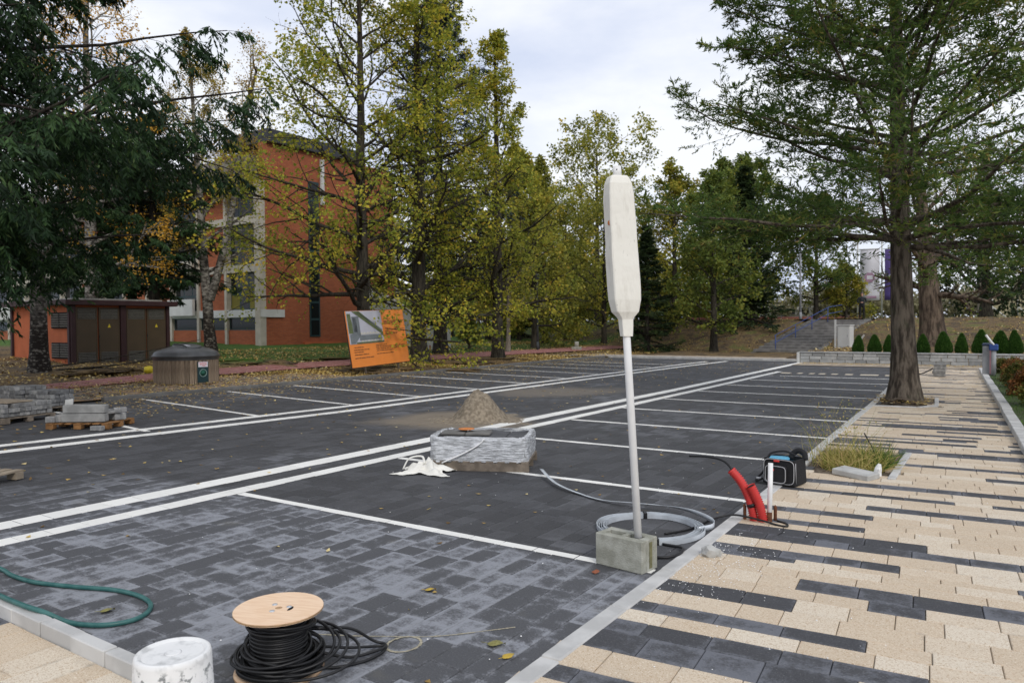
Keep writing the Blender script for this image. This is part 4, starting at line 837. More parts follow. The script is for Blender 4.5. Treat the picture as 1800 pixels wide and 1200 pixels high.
# sand heap
n_ = 96; u, v = np.meshgrid(np.linspace(-1.5, 1.5, n_), np.linspace(-1.5, 1.5, n_)); from mathutils import noise as mn
def sandh(x, y):
    r = math.hypot(x / .50, y / .52); a = mn.noise(Vector((x * 2.2, y * 2.2, 3))); b = mn.noise(Vector((x * 9, y * 9, 7))); c_ = mn.noise(Vector((x * 26, y * 26, 1)))
    q_ = r * (1 + .30 * a); h = .56 * max(0, 1 - q_ ** 1.25) ** 1.05 * (1 - .12 * math.exp(-(r * 4) ** 2)) + (.075 * b + .035 * c_) * min(1, max(0, 1.35 - r)); skirt = .03 * max(0, 2.3 - r * (1 + .5 * a)); return max(h, 0) + skirt - .02 + .012 * c_ * (r < 2)
hz = np.array([[sandh(a, b) for a in u[0]] for b in v[:, 0]]); iq = np.arange(n_ * n_).reshape(n_, n_)
thing('sand_heap', 'small heap of damp grey brown sand on the lot', 'sand heap', (-7.92, 10.75, 0), .6, me=nmesh('sand_heap', np.stack([u, v, hz], -1).reshape(-1, 3), np.stack([iq[:-1, :-1], iq[:-1, 1:], iq[1:, 1:], iq[1:, :-1]], -1).reshape(-1, 4), M_sand, True))
# cable drum
t = thing('cable_drum', 'plywood cable drum wound with black cable on the dusty pavers', 'cable drum', (-2.995, 2.375, 0)); t.rotation_euler = (0, 0, .4); FR = .215
for z, nme in ((0.0, 'lower_flange'), (.30, 'upper_flange')): MB().lathe([(.018, .0), (FR, .0), (FR, .012), (.018, .012), (.018, .0)], 56, (0, 0, z), False).obj(nme, M_ply, t)
for z in (.002, .302): MB().lathe([(FR + .0006, 0), (FR + .0006, .008)], 56, (0, 0, z)).obj('flange_edge', M_pedge, t)
MB().lathe([(.11, .012), (.11, .3)], 32).obj('core', M_pedge, t)
MB().lathe([(.001, .3), (.019, .3)], 16).obj('axle_hole', plain('hole_rim_brown', (.12, .05, .025), .8, .2, 20), t)
for a in (20, 140, 260): MB().lathe([(.013, 0), (.013, .003), (.001, .004)], 12, (.05 * math.cos(math.radians(a)), .05 * math.sin(math.radians(a)), .312)).obj('bolt_head', M_galv, t)
MB().prism([(.060 + .028 * math.cos(q) * .5, .0 + .028 * math.sin(q)) for q in np.linspace(-1.6, 1.6, 10)] + [(.055, .02), (.055, -.02)], .3122, .3128).obj('slot_shade', M_blackshade, t)  # thin black patch on the flange, shade of a slot put in as colour
pts = []; g = random.Random(4); N = 26 * 24
for i in range(N): a = i / 24 * 2 * math.pi; z = .29 - .27 * i / N; r = .128 + .006 * math.sin(i * .13) + (.004 if (i // 24) % 2 else 0); pts.append((r * math.cos(a), r * math.sin(a), z + .004 * math.sin(a + i * .01)))
m = MB().tube(pts, .0075, 6)
for k in range(30):
    r = g.uniform(.135, .205); z = g.uniform(.03, .125) if k < 22 else g.uniform(.12, .26); tl, ph = g.uniform(-.18, .18) * (1.6 if k > 25 else 1), g.random() * 6.28; ox, oy = g.uniform(-.02, .03), g.uniform(-.02, .02)
    if k >= 22: r = g.uniform(.137, .15)
    m.tube([(ox + r * math.cos(a), oy + r * math.sin(a), max(.022, z + r * tl * math.sin(a + ph))) for a in np.linspace(0, 2 * math.pi, 37)[:-1]], .0078, 6, closed=True)
m.obj('wound_cable', M_black, t)
m = MB()
for rx, cxo, z, ph in ((.27, .07, .13, 0), (.25, .05, .11, .5), (.30, .10, .08, .2), (.23, .04, .16, -.3)):
    m.tube([(cxo + rx * math.cos(a) * .98, .01 + rx * .75 * math.sin(a) + .02, .03 + z * (.6 + .4 * math.sin(a + ph))) for a in np.linspace(0, 2 * math.pi, 41)[:-1]], .0078, 6, closed=True)
def lw(pts): return [t_inv @ Vector(p) for p in pts]
t_inv = (Matrix.Translation((-2.995, 2.375, 0)) @ Matrix.Rotation(.4, 4, 'Z')).inverted()
m.tube(spl(lw([(-2.93, 2.56, .16), (-2.86, 2.72, .12), (-2.80, 2.83, .03), (-2.74, 2.86, .012), (-2.69, 2.78, .012), (-2.70, 2.64, .012), (-2.79, 2.50, .015), (-2.88, 2.40, .06)]), 8), .0078, 6)
m.tube(spl(lw([(-2.90, 2.50, .10), (-2.82, 2.66, .05), (-2.76, 2.80, .02), (-2.715, 2.83, .02), (-2.70, 2.76, .028), (-2.76, 2.62, .03), (-2.85, 2.5, .08)]), 8), .0078, 6)
m.obj('loose_cable', M_black, t)
# bucket, hose
t = thing('upturned_bucket', 'upturned white plastic bucket with scuffed sides', 'bucket', (-2.89, 1.752, .004))
MB().lathe([(.172, 0), (.174, .012), (.166, .016), (.151, .33), (.147, .345), (.14, .35), (.128, .349), (.124, .34), (.03, .341), (.0, .343)], 48).obj('bucket_body', M_bucket, t)
MB().lathe([(.122, .338), (.118, .341), (.112, .3415)], 40).obj('base_ring', M_bucket, t); MB().lathe([(.035, .3415), (.028, .3445), (.02, .342)], 24).obj('moulded_boss', M_bucket, t)
t = thing('garden_hose', 'dark green hose looping over the pavers and the near kerb', 'hose', (0, 0, 0))
hp = [(-6.6, 2.30, .016), (-5.89, 2.29, .016), (-5.65, 2.27, .016), (-5.37, 2.29, .016), (-5.06, 2.39, .016), (-4.78, 2.5, .016), (-4.54, 2.53, .016), (-4.36, 2.5, .016), (-4.24, 2.42, .016), (-4.19, 2.31, .016), (-4.23, 2.2, .016), (-4.33, 2.12, .018), (-4.45, 2.06, .03), (-4.56, 1.99, .085), (-4.72, 1.955, .1), (-5.0, 1.95, .1), (-5.6, 1.96, .1), (-6.6, 2.0, .1)]
MB().tube(spl(hp, 8), .0145, 10).obj('tube', M_hose, t)
MB().tube(spl([(-6.2, 1.5, .02), (-5.1, 1.42, .02), (-4.75, 1.38, .02), (-4.4, 1.2, .02)], 8), .0145, 10).obj('second_strand', M_hose, t)
M_kpile = plain('grey_kerb_offcut', (.30, .30, .29), .9, .3, 6, bump=.3)
BOARD = ((-18.85, 17.84, 2.21), (-19.03, 20.98, 2.31), (-18.6, 17.96, .27), (-18.8, 21.08, .38))
# ------------------------------------------------------------------ brick piles on the left
stone_me = MB().box((0, 0, 0), (1, .15, .14), 0, .008).mesh('kerb_stone', M_stack); brk = MB().box((0, 0, 0), (.2, .1, .075), 0, .005).mesh('brick', M_stack); slb = MB().box((0, 0, 0), (.34, .24, .07), 0, .006).mesh('slab', M_stack)
def pallet(label, x, y, rz, mat, w=1.1, d=.8, z=0):
    t = thing('wooden_pallet', label, 'pallet', (x, y, z), rz, group='wooden pallets')
    for yy in (-d / 2 + .06, 0, d / 2 - .06):
        for xx in (-w / 2 + .07, 0, w / 2 - .07): MB().box((xx, yy, .05), (.13, .1, .08), 0, .003).obj('spacer_block', mat, t)
    for i in range(7): MB().box((-w / 2 + .07 + i * (w - .14) / 6, 0, .10), (.11, d, .02), 0, .002).obj('deck_board', mat, t)
    return t
M_owood = plain('orange_stained_wood', (.30, .15, .055), .9, .45, 9)
pallet('orange stained pallet under the offcut kerb stones left of the lot line', -13.15, 6.55, .55, M_owood)
t = thing('kerb_stone_pile', 'jumble of grey kerb stone offcuts piled on the orange stained pallet', 'stone pile', (-13.15, 6.55, .115), .55)
for x, y, z, a, l, w_, h in ((.05, -.25, .075, .08, .72, .15, .14), (.06, -.24, .222, .05, .70, .15, .14), (-.38, .1, .07, 1.2, .4, .16, .13), (-.35, -.22, .06, .3, .22, .14, .12), (.38, .1, .06, -.5, .3, .2, .12), (-.05, .22, .08, .2, .5, .2, .15), (-.1, .2, .2, .1, .4, .25, .06), (.42, -.05, .15, .9, .24, .14, .05), (-.5, -.3, .05, .1, .16, .1, .1)):
    link('kerb_offcut', MB().box((0, 0, 0), (l, w_, h), 0, .01).mesh('kerb_offcut', M_kpile if h == .14 else M_stack), t, (x, y, z), a)
o = link('brick', brk, t, (.35, .28, .15), .7)
t = thing('loose_brick', 'single grey brick lying on the lot in front of the offcut pallet', 'brick', (-12.55, 6.35, .042), .5, me=brk)
t = thing('plank', 'pale plank leaning off the corner of the left brick stack', 'plank', (-14.35, 6.75, .27)); MB().box((0, 0, 0), (.55, .13, .03), 0, .003, rot=Euler((.1, .35, -.5))).obj('board', M_concl, t)
def brick_stack(label, x, y, rz, nx, ny, nz, wall=False):
    t = thing('brick_stack', label, 'brick stack', (x, y, .12), rz, group='stacks of paving bricks')
    for k in range(nz):
        for i in range(nx):
            for j in range(ny):
                if 0 < i < nx - 1 and 0 < j < ny - 1 and k < nz - 1: continue
                if k == nz - 1 and random.random() < .22: continue
                o = link('brick', brk, t, (-nx * .104 + .104 + i * .208 + random.gauss(0, .006) + (k % 2) * .02, -ny * .053 + .053 + j * .106 + random.gauss(0, .004), .038 + k * .078), random.gauss(0, .03))
    return t
pallet('grey pallet under the nearer brick stack at the left edge', -15.5, 6.15, .25, M_woodd, 1.4, 1.0); brick_stack('low neat stack of grey bricks on a pallet nearest the left edge', -15.5, 6.15, .25, 6, 9, 3)
MB().box((0, 0, 0), (1.5, .5, .025), 0, .003).obj('cover_board', M_wood, None, (-15.65, 6.0, .372), .25, label='thin wooden board lying on top of the nearer brick stack', category='board')
for (x, y, rz, n), l in zip(((-17.15, 7.15, .1, (3, 6, 5)), (-16.45, 7.4, .25, (3, 5, 4)), (-18.2, 7.2, .5, (4, 6, 3))), ('uneven brick stack by the red path with reddish top layer', 'brick stack at the corner of the leaf covered strip', 'low brick stack furthest back at the left edge')):
    pallet('pallet under the ' + l, x, y, rz, M_woodd, .8, .8); brick_stack(l, x, y, rz, *n)
t = pallet('pallet corner with plastic scrap cut off by the left edge', -9.62, 3.30, .35, M_wood, 1.1, .8)
me = rock(3, (.28, .16, .16), 3, .5); me.materials.append(M_film); thing('plastic_scrap', 'crumpled clear plastic on the pallet at the left edge', 'plastic', (-9.5, 3.4, .18), me=me)
# ------------------------------------------------------------------ shed (transformer house)
SX, SY, SZ = -29.5, 14.0, .22; t = thing('transformer_shed', 'low orange shed with brown louvred doors and maroon roof edge', 'shed', (SX, SY, SZ)); L1, L2, HH = 4.9, 3.95, 2.36
MB().box((-L1 / 2 - .02, L2 / 2, HH / 2), (L1 - .08, L2 - .08, HH)).obj('body_wall', M_shed, t)
MB().box((-L1 / 2, L2 / 2, HH + .10), (L1 + .5, L2 + .55, .2), 0, .015).obj('roof_edge', M_maroon, t); MB().box((-L1 / 2, L2 / 2, HH + .235), (L1 - .3, L2 - .35, .07), 0, .01).obj('roof_sheet', M_roofg, t)
for y0_, y1_ in ((0, .16), (1.88, 2.1), (3.83, 3.95)): MB().box((.015, (y0_ + y1_) / 2, HH / 2), (.13, y1_ - y0_, HH - .002), 0, .004).obj('corner_post', M_maroon, t)
for x0_ in (-4.84, -.09): MB().box((x0_, -.005, HH / 2), (.14, .09, HH - .004), 0, .004).obj('corner_post', M_maroon, t)
MB().box((-2.45, .03, .09), (4.6, .06, .16), 0, .01).obj('plinth', M_shed, t)
def louvre(parent, c, w_, h_, ax, mat, n=7):     # ax 'y': faces +X, 'x': faces -Y
    m = MB(); e = (.02, w_, h_) if ax == 'y' else (w_, .02, h_)
    MB().box(c, e).obj('recess_shade', M_blackshade, parent)  # black backing behind the slats stands in for the shade between them
    for i in range(n):
        z = c[2] - h_ / 2 + (i + .5) * h_ / n
        if ax == 'y': m.box((c[0] + .016, c[1], z), (.012, w_, h_ / n * .72), rot=Euler((0, .5, 0)))
        else: m.box((c[0], c[1] - .016, z), (w_, .012, h_ / n * .72), rot=Euler((.5, 0, 0)))
    return m.obj('louvre_slats', mat, parent)
for i, y in enumerate((.58, 1.44, 2.53, 3.38)):
    d = MB().box((.012, y, 1.16), (.05, .80, 2.24), 0, .006).obj('door', M_brown, t)
    for z, h_ in ((2.02, .40), (.34, .42)): louvre(d, (.03, y, z), .66, h_, 'y', M_lou)
    for s in (-1, 1): MB().box((.042, y + s * .375, 1.16), (.02, .05, 2.2), 0, .003).obj('door_stile', M_brown, d)
    if i % 2:
        MB().prism([(y - .06, 1.50), (y + .06, 1.50), (y, 1.64)], .0375, .040, axis='x').obj('warning_sign', M_gold, d)
        MB().box((.052, y - .40, 1.16), (.03, .03, .10), 0, .005).obj('handle', M_black, d)
for z in (1.78, .62):
    v = MB().box((-.75, -.008, z), (1.36, .05, .62), 0, .006).obj('vent_frame', M_blackshade, t)
    for dx in (-.34, .34): louvre(v, (-.75 + dx, -.036, z), .62, .54, 'x', M_lou, 6)
# bin
t = thing('round_bin', 'round wood slatted waste container with weathered black domed lid', 'waste bin', (-20.16, 12.8, .06)); BR = .88
MB().lathe([(BR - .04, 0), (BR - .04, .78)], 40).obj('drum_core', M_blackshade, t)
nb = 46
for i in range(nb):
    a = 2 * math.pi * i / nb + random.gauss(0, .004); o = MB().box((0, 0, .36), (.025, 2 * math.pi * BR / nb * random.uniform(.86, .98), .70), 0, .004).obj('wood_slat', M_slatw, t, (BR * math.cos(a), BR * math.sin(a), 0), a)
MB().lathe([(BR + .01, .69), (BR + .02, .70), (BR + .02, .78), (BR + .055, .79), (BR + .06, .825), (BR + .02, .84), (BR + .005, .90), (BR - .10, .97), (.42, 1.08), (.0, 1.12)], 48).obj('domed_lid', M_lid, t)
l = MB().lathe([(.46, 0), (.47, .03), (.44, .055), (.1, .065), (0, .065)], 32, sq=.8).obj('flap_cover', M_lid, t, (.12, -.05, 1.06), 0); l.rotation_euler = (.05, .10, 0)
MB().tube([(-.3, -.22, .07), (-.1, -.27, .10), (.15, -.27, .10), (.3, -.2, .07)], .018, 8).obj('flap_handle', M_black, l); MB().box((.1, -.08, .068), (.2, .13, .006), .3).obj('sticker', M_wban, l)
sa = math.atan2(-12.8, 20.16) + .50; pl = MB().box((0, 0, .36), (.02, .34, .60), 0, .006).obj('sign_plate', plain('dark_green_plate', (.012, .04, .045), .5, .2, 9), t, ((BR + .022) * math.cos(sa), (BR + .022) * math.sin(sa), 0), sa)
MB().box((.012, 0, .575), (.004, .29, .15)).obj('notice', M_wban, pl)
m = MB()
for k, w_ in enumerate((.24, .2, .22, .1)): m.box((.0155, .01 * k - .01, .625 - k * .03), (.002, w_, .011))
m.obj('notice_print', M_redtag, pl); MB().tube([(.013, .105 * math.cos(a), .33 + .105 * math.sin(a)) for a in np.linspace(0, 6.2832, 29)[:-1]], .008, 6, closed=True).obj('ring_emblem', plain('mint_print', (.30, .45, .40), .6, .1, 9), pl)
MB().lathe([(.0, .003), (.085, 0)], 20, mtx=Matrix.Translation((.0115, 0, .33)) @ Matrix.Rotation(math.pi / 2, 4, 'Y')).obj('emblem_disc', plain('green_print', (.02, .12, .08), .6, .1, 9), pl)
# orange board
TL, TR, BL, BRt = (Vector(p) for p in BOARD); ex = (BRt - BL); ey = (TL - BL); n_ = ex.cross(ey).normalized()
if n_.dot(Vector((0, 0, 1.7)) - BL) < 0: n_ = -n_
t = thing('site_board', 'tilted orange construction board with a site picture on its upper left', 'sign board', tuple(BL)); bp = lambda a, b, d=0: tuple(ex * a + ey * b + n_ * d)
def bquad(nme, mat, poly, d, par=t, th=.0):
    m = MB(); k = len(poly); vs = [bp(a, b, d) for a, b in poly] + [bp(a, b, d - .012) for a, b in poly]
    m.add(vs, [list(range(k)), list(range(2 * k - 1, k - 1, -1))] + [(i, i + k, (i + 1) % k + k, (i + 1) % k) for i in range(k)]); return m.obj(nme, mat, par)
rect = lambda a, b, c, d: [(a, b), (c, b), (c, d), (a, d)]
bquad('backing_sheet', M_black, rect(-.012, -.012, 1.008, 1.008), -.014); pn = bquad('orange_panel', M_orange, rect(0, 0, 1, 1), 0)
pc = bquad('picture', plain('print_lilac', (.46, .46, .52), .5, .06, 3), rect(.012, .41, .585, .995), .014, pn)
gr, dg, bgc = plain('print_green', (.12, .15, .06), .6, .2, 6), plain('print_grey', (.17, .19, .20), .6, .15, 6), plain('print_pale', (.60, .57, .50), .6, .1, 6)
for nme, mt, poly in (('print_field', gr, [(.02, .60), (.09, .60), (.07, .95), (.02, .95)]), ('print_band', gr, [(.10, .99), (.22, .99), (.58, .60), (.58, .52), (.52, .60)]), ('print_road', dg, [(.16, .97), (.21, .99), (.575, .64), (.56, .62)]), ('print_lot', dg, [(.03, .42), (.10, .42), (.20, .56), (.20, .90), (.09, .90), (.08, .6), (.03, .58)]), ('print_block', dg, rect(.18, .47, .55, .56)), ('print_block', bgc, rect(.14, .575, .55, .59)), ('print_strip', gr, rect(.12, .415, .58, .44)), ('print_row', plain('print_dark', (.05, .05, .06), .6, .1, 9), rect(.10, .62, .155, .88))):
    bquad(nme, mt, poly, .028, pc)
m = MB()
for k in range(7): a = .2 + k * .052; vs = rect(a, .443, a + .03, .468); m.add([bp(x, y, .030) for x, y in vs], [(0, 1, 2, 3)])
for k in range(6): a = .2 + k * .05; vs = rect(a, .592, a + .03, .612); m.add([bp(x, y, .030) for x, y in vs], [(0, 1, 2, 3)])
m.obj('print_parked_cars', bgc, pc)
m = MB(); g = random.Random(3)                   # blurred, unreadable small print: rows of word-length marks
for x0_, y0_, w_, h_ in ((.62, .83, .12, .012), (.62, .79, .36, .014), (.62, .765, .34, .014), (.62, .74, .18, .012), (.63, .655, .10, .010), (.80, .66, .09, .010), (.80, .635, .17, .010), (.62, .60, .08, .009), (.62, .57, .22, .009), (.62, .55, .20, .009), (.07, .345, .14, .012), (.06, .30, .24, .012), (.06, .26, .14, .012), (.06, .215, .22, .012), (.06, .155, .30, .012), (.43, .36, .18, .012), (.43, .325, .50, .013), (.43, .29, .46, .013), (.43, .255, .28, .012), (.43, .20, .30, .012)):
    x = x0_
    while x < x0_ + w_:
        e_ = min(x + g.uniform(.025, .07), x0_ + w_ + .01); m.add([bp(a, b, .016) for a, b in rect(x, y0_, e_, y0_ + h_)], [(0, 1, 2, 3)]); x = e_ + .008
m.obj('small_print', plain('print_brown', (.16, .07, .03), .7, .1, 9), pn)
for a in (.22, .8): MB().tube([bp(a, -.12 if a < .5 else -.2, -.06), bp(a, .9, -.06)], .045, 8).obj('support_post', M_woodd, t)
# ------------------------------------------------------------------ brick building
BX, BY = -36.9, 28.2; b = thing('brick_building', 'three storey red brick building with cream concrete frame and dark windows', 'building', (BX, BY, 0))
def bb(nme, x0, x1, y0, y1, z0, z1, mat, par=b, bev=0): return MB().box(((x0 + x1) / 2, (y0 + y1) / 2, (z0 + z1) / 2), (x1 - x0, y1 - y0, z1 - z0), 0, bev).obj(nme, mat, par)
bb('east_wall', -.5, 0, .42, 11.6, .3, 12.7, M_brick); bb('rear_mass', -38, -.52, 1.2, 11.4, .3, 10.3, M_slate); bb('tower_mass', -6, -.51, 1.25, 11.4, 10.31, 12.6, M_brick)
bb('tower_roof', -4, .3, .5, 8.5, 12.71, 13.5, M_slate, bev=.03); bb('end_pillar', -.4, .08, 11.61, 12.05, .3, 9.2, M_cream); bb('brick_footing', .002, .18, 3.2, 6.3, .45, .72, M_shed)
bb('corner_pillar', -.42, .06, -.02, .41, .4, 10.4, M_cream); bb('corner_band', .061, 1.0 - .9, .0, 1.75, 2.28, 2.74, M_cwhite)
FL = [(2.74, 5.0), (5.46, 7.9), (8.36, 10.2)]
for z0_, z1_, mt in ((2.28, 2.74, M_cwhite), (5.0, 5.46, M_cream), (7.9, 8.36, M_cream)): bb('floor_band', -36, -.43, .03, .42, z0_, z1_, mt)
m = MB(); m.prism([(-.95, 10.25), (-.15, 11.9), (1.3, 11.9), (1.3, 10.25)], -37, -.5, axis='x'); m.obj('roof_fascia', M_fascia, b)
edges = [-.42, -3.3, -6.2, -9.2, -12.1, -15.0, -18.0, -21, -24, -27, -30, -33, -36]
for i in range(len(edges) - 1):
    x1_, x0_ = edges[i], edges[i + 1]
    if i: bb('pillar', x1_ - .1, x1_ + .12, .0, .40, .4, 10.24, M_cream)
    bb('base_brick', x0_ + .121, x1_ - .101, .12, .5, .3, 1.5, M_brick)
    fr_ = bb('basement_window', x0_ + .121, x1_ - .101, .2, .4, 1.501, 2.279, M_teal); bb('pane', x0_ + .2, x1_ - .18, .19, .199, 1.58, 2.2, M_glass, fr_)
    for k, (z0_, z1_) in enumerate(FL):
        if i in (1, 4, 6) or (i == 3 and k == 0):
            bb('brick_panel', x0_ + .121, x1_ - .101, .14, .5, z0_ + .001, z1_ - .001, M_brick)
            if i != 1: bb('panel_rib', (x0_ + x1_) / 2 - .06, (x0_ + x1_) / 2 + .06, .10, .138, z0_ + .002, z1_ - .002, M_cream)
        else:
            f_ = bb('window', x0_ + .121, x1_ - .101, .34, .42, z0_ + .001, z1_ - .001, M_teal); w_ = x1_ - x0_ - .22
            for c in range(3):
                a = x0_ + .18 + c * w_ / 3; bb('pane', a, a + w_ / 3 - .1, .33, .339, z0_ + 1.0, z1_ - .1, M_glass, f_); bb('pane', a, a + w_ / 3 - .1, .33, .339, z0_ + .08, z0_ + .9, M_yel if (i == 0 and k == 0 and c != 1) else M_glass, f_)
            if i >= 2 and k < 2: bb('balustrade', x0_ + .121, x1_ - .101, -.3, -.12, z0_ - .3, z0_ + (.75 if k == 0 else .45), M_cwhite if k == 0 else M_cream)
f_ = bb('tall_window', .002, .05, 3.75, 4.6, 1.05, 10.9, M_teal)
for k in range(9): bb('pane', .051, .058, 3.85, 4.5, 1.15 + k * 1.08, 1.15 + k * 1.08 + .95, M_glass, f_)
bb('white_flue', .06, .2, 4.7, 4.95, 9.5, 12.4, M_cwhite)
# white ramp walls beside the building
t = thing('white_ramp', 'white rendered ramp wall stepping down right of the brick gable', 'ramp wall', (-27.2, 33.5, .25))
MB().prism([(-6.5, 0), (-.75, 0), (-.75, 1.16), (-1.25, 1.3), (-3.0, 2.5), (-6.5, 4.2)], -.12, .12, axis='y').obj('sloped_wall', M_cwhite, t); MB().box((-.35, .1, .62), (.78, .9, 1.25), 0, .01).obj('end_block', M_cwhite, t); MB().box((-.8, -.17, .16), (.35, .1, .3), 0, .02).obj('exposed_brick', M_brick, t)
MB().prism([(-6.5, 4.22), (-3.0, 2.52), (-1.25, 1.32), (-1.25, 1.40), (-3.0, 2.6), (-6.5, 4.3)], -.16, .16, axis='y').obj('coping', M_cream, t)
# ------------------------------------------------------------------ low block wall, stairs, railing, cabinet
t = thing('block_wall', 'low retaining wall of pale grey blocks with thin cap below the small cones', 'wall', (-7.5, 33.44, 0)); bl = {}
for c in range(3):
    x = -.22 * (c % 2)
    while x < 15:
        l_ = random.choice([.4, .5, .6]); l_ = l_ + min(0, x) if x < 0 else l_; x = max(x, 0)
        me = bl.setdefault(round(l_, 2), MB().box((0, 0, 0), (l_ - .02, .2, .132), 0, .008).mesh('block', M_block)); link('block', me, t, (x + l_ / 2, .1 + random.gauss(0, .004), .075 + c * .142)); x += l_
x = -.05
while x < 15: MB().box((0, 0, 0), (.99, .28, .045), 0, .006).obj('cap_stone', M_block, t, (x + .5, .1, .455)); x += 1
MB().box((-.06, .02, .22), (.10, .3, .44), 0, .01).obj('white_end', M_cwhite, t); 
t = thing('stone_stairs', 'wide worn stone stairs climbing the leafy bank', 'stairs', (-12.8, 45, 0)); NS = 12
for i in range(NS):
    m = MB(); m.box((1.68, .33, 0), (3.3, .70, .17), 0, .012); m.obj('step', M_stair, t, (i * .155, i * .655, i * .158 + .075), 0)
for x0_, w_ in ((-.02, .28), (3.36, .42)):
    MB().add([(x0_ - w_ / 2, -.3, -.1), (x0_ + w_ / 2, -.3, -.1), (x0_ + w_ / 2 + 1.86, 7.9, 1.98), (x0_ - w_ / 2 + 1.86, 7.9, 1.98), (x0_ - w_ / 2, -.3, -.5), (x0_ + w_ / 2, -.3, -.5), (x0_ + w_ / 2 + 1.86, 7.9, 1.5), (x0_ - w_ / 2 + 1.86, 7.9, 1.5)], [(0, 1, 2, 3), (7, 6, 5, 4), (0, 4, 5, 1), (1, 5, 6, 2), (2, 6, 7, 3), (3, 7, 4, 0)]).obj('side_slab', M_kerbd, t)
structure('upper_path', MB().add([(-12.2, 52.7, 1.965), (-6.5, 52.7, 1.965), (-6.5, 60, 1.985), (-13, 60, 1.985)], [(0, 1, 2, 3)]).mesh('upper_path', M_kerbd))
t = thing('stair_railing', 'blue painted railing running up the stone stairs', 'railing', (-11.55, 45.3, .05)); f = lambda s, h: (1.75 * s, 7.4 * s, 1.85 * s + h)
for s in (0, .33, .62, .92): MB().tube([f(s, -.1), f(s, .95)], .024, 8).obj('post', M_blue, t)
for h in (.95, .52): MB().tube([f(-.02, h), f(.94, h), (2.2, 8.4, 1.9 + h)], .02, 8).obj('rail', M_blue, t)
t = thing('utility_cabinet', 'white utility cabinet standing at the foot of the bank beside the stairs', 'cabinet', (-7.3, 42.9, T(-7.3, 42.9) - .12), -.35); MB().box((0, 0, .62), (.72, .4, 1.24), 0, .02).obj('body', M_cwhite, t); MB().box((0, 0, 1.26), (.78, .46, .05), 0, .01).obj('cap', M_cwhite, t); MB().box((.0, -.205, .66), (.62, .012, 1.05), 0, .004).obj('door', M_cwhite, t); MB().box((.24, -.22, .7), (.02, .02, .12), 0, .004).obj('handle', M_grey, t)
t = thing('white_plank', 'narrow white plank standing upright against the utility cabinet', 'plank', (-7.78, 42.75, T(-7.78, 42.75) - .1), -.3); MB().box((0, 0, .78), (.10, .04, 1.56), 0, .004).obj('board', M_cwhite, t)
t = thing('white_plank', 'short white plank leaning by the first small cone', 'plank', (-6.55, 42.6, T(-6.55, 42.6)), -.3); MB().box((0, 0, .3), (.08, .04, .8), 0, .004, rot=Euler((0, .6, 0))).obj('board', M_cwhite, t)
# clipped cones
def cone_leaves(seed, h=.86, r=.27, n=5200):
    g = G_(seed); z = g.random(n) ** .85; R = r * np.interp(z, [0, .1, .35, .75, 1], [.82, 1, .93, .5, .04]) * (1 - .35 * g.random(n) ** 3); a = g.random(n) * 6.283
    c = np.stack([R * np.cos(a), R * np.sin(a), .03 + z * h], -1); d = np.stack([np.cos(a) * .5, np.sin(a) * .5, np.full(n, 1.)], -1) + g.normal(0, .3, (n, 3))
    return leaves('crown', c, d, .085, .04, F_cone, g, 0, 0, np.clip(g.normal(.45, .25, n), 0, 1))
F_cone = leaf_mat('cone_shrub_leaves', [(0, (.018, .05, .010)), (.5, (.045, .115, .018)), (1, (.10, .19, .035))], .3)
cms = [cone_leaves(s) for s in (1, 2)]; stm = MB().tube([(0, 0, -.05), (0, 0, .5)], .02, 6).mesh('stem', B_linden)
cl = ['leftmost small green cone shrub, next to the white cabinet', 'second small green cone shrub from the white cabinet', 'small green cone shrub just left of the fir trunk', 'first small green cone shrub right of the fir trunk', 'green cone shrub in front of the massive old trunk', 'green cone shrub directly right of the massive old trunk', 'tall green cone shrub left of the grey barrier machine', 'green cone shrub behind the raised barrier arm', 'rightmost green cone shrub along the block wall']
for i, (x, s, l) in enumerate(zip([-5.39, -4.73, -4.21, -2.93, -2.19, -1.6, -.96, -.32, .21], [.80, .84, .82, .86, .96, .90, 1.04, 1.0, 1.02], cl)):
    t = thing('cone_shrub', l, 'shrub', (x, 34.55, .40), i * 1.3, 'clipped cones along the wall', scale=s); t.scale = (s * (1 + .14 * math.sin(i * 2.1)), s * (1 + .14 * math.sin(i * 2.1)), s); t.rotation_euler = (.05 * math.sin(i * 3.3), .06 * math.cos(i * 2.3), i * 1.3); link('stem', stm, t); link('crown', cms[i % 2], t)
t = thing('cone_shrub', 'green cone shrub hidden mostly by the fir trunk', 'shrub', (-3.6, 34.55, .4), .4, 'clipped cones along the wall'); link('stem', stm, t); link('crown', cms[0], t)
# barrier machine
t = thing('barrier_machine', 'grey ticket barrier cabinet with dark cap and pink stripe at the car park exit', 'barrier machine', (-.56, 27.1, .0)); MB().box((0, 0, .48), (.26, .34, .96), 0, .015).obj('housing', M_grey, t); MB().box((0, 0, 1.0), (.3, .38, .09), 0, .03).obj('cap', plain('dark_blue_cap', (.03, .045, .09), .5, .2, 6), t); MB().box((.09, -.172, .5), (.07, .006, .8)).obj('pink_stripe', plain('pink_print', (.72, .36, .42), .6, .1, 5), t)
t = thing('barrier_post', 'grey barrier post with blue head and short raised white arm', 'barrier', (-.40, 26.85, .0)); MB().tube([(0, 0, 0), (0, 0, .86)], .065, 16).obj('post', M_grey, t); MB().box((0, 0, .92), (.24, .22, .19), 0, .025).obj('head', M_blue, t); MB().tube([(.06, -.06, .92), (-.06, -.1, 1.08), (-.2, -.13, 1.30)], .032, 4, up=(0, 1, 0)).obj('arm', M_wpaint, t)
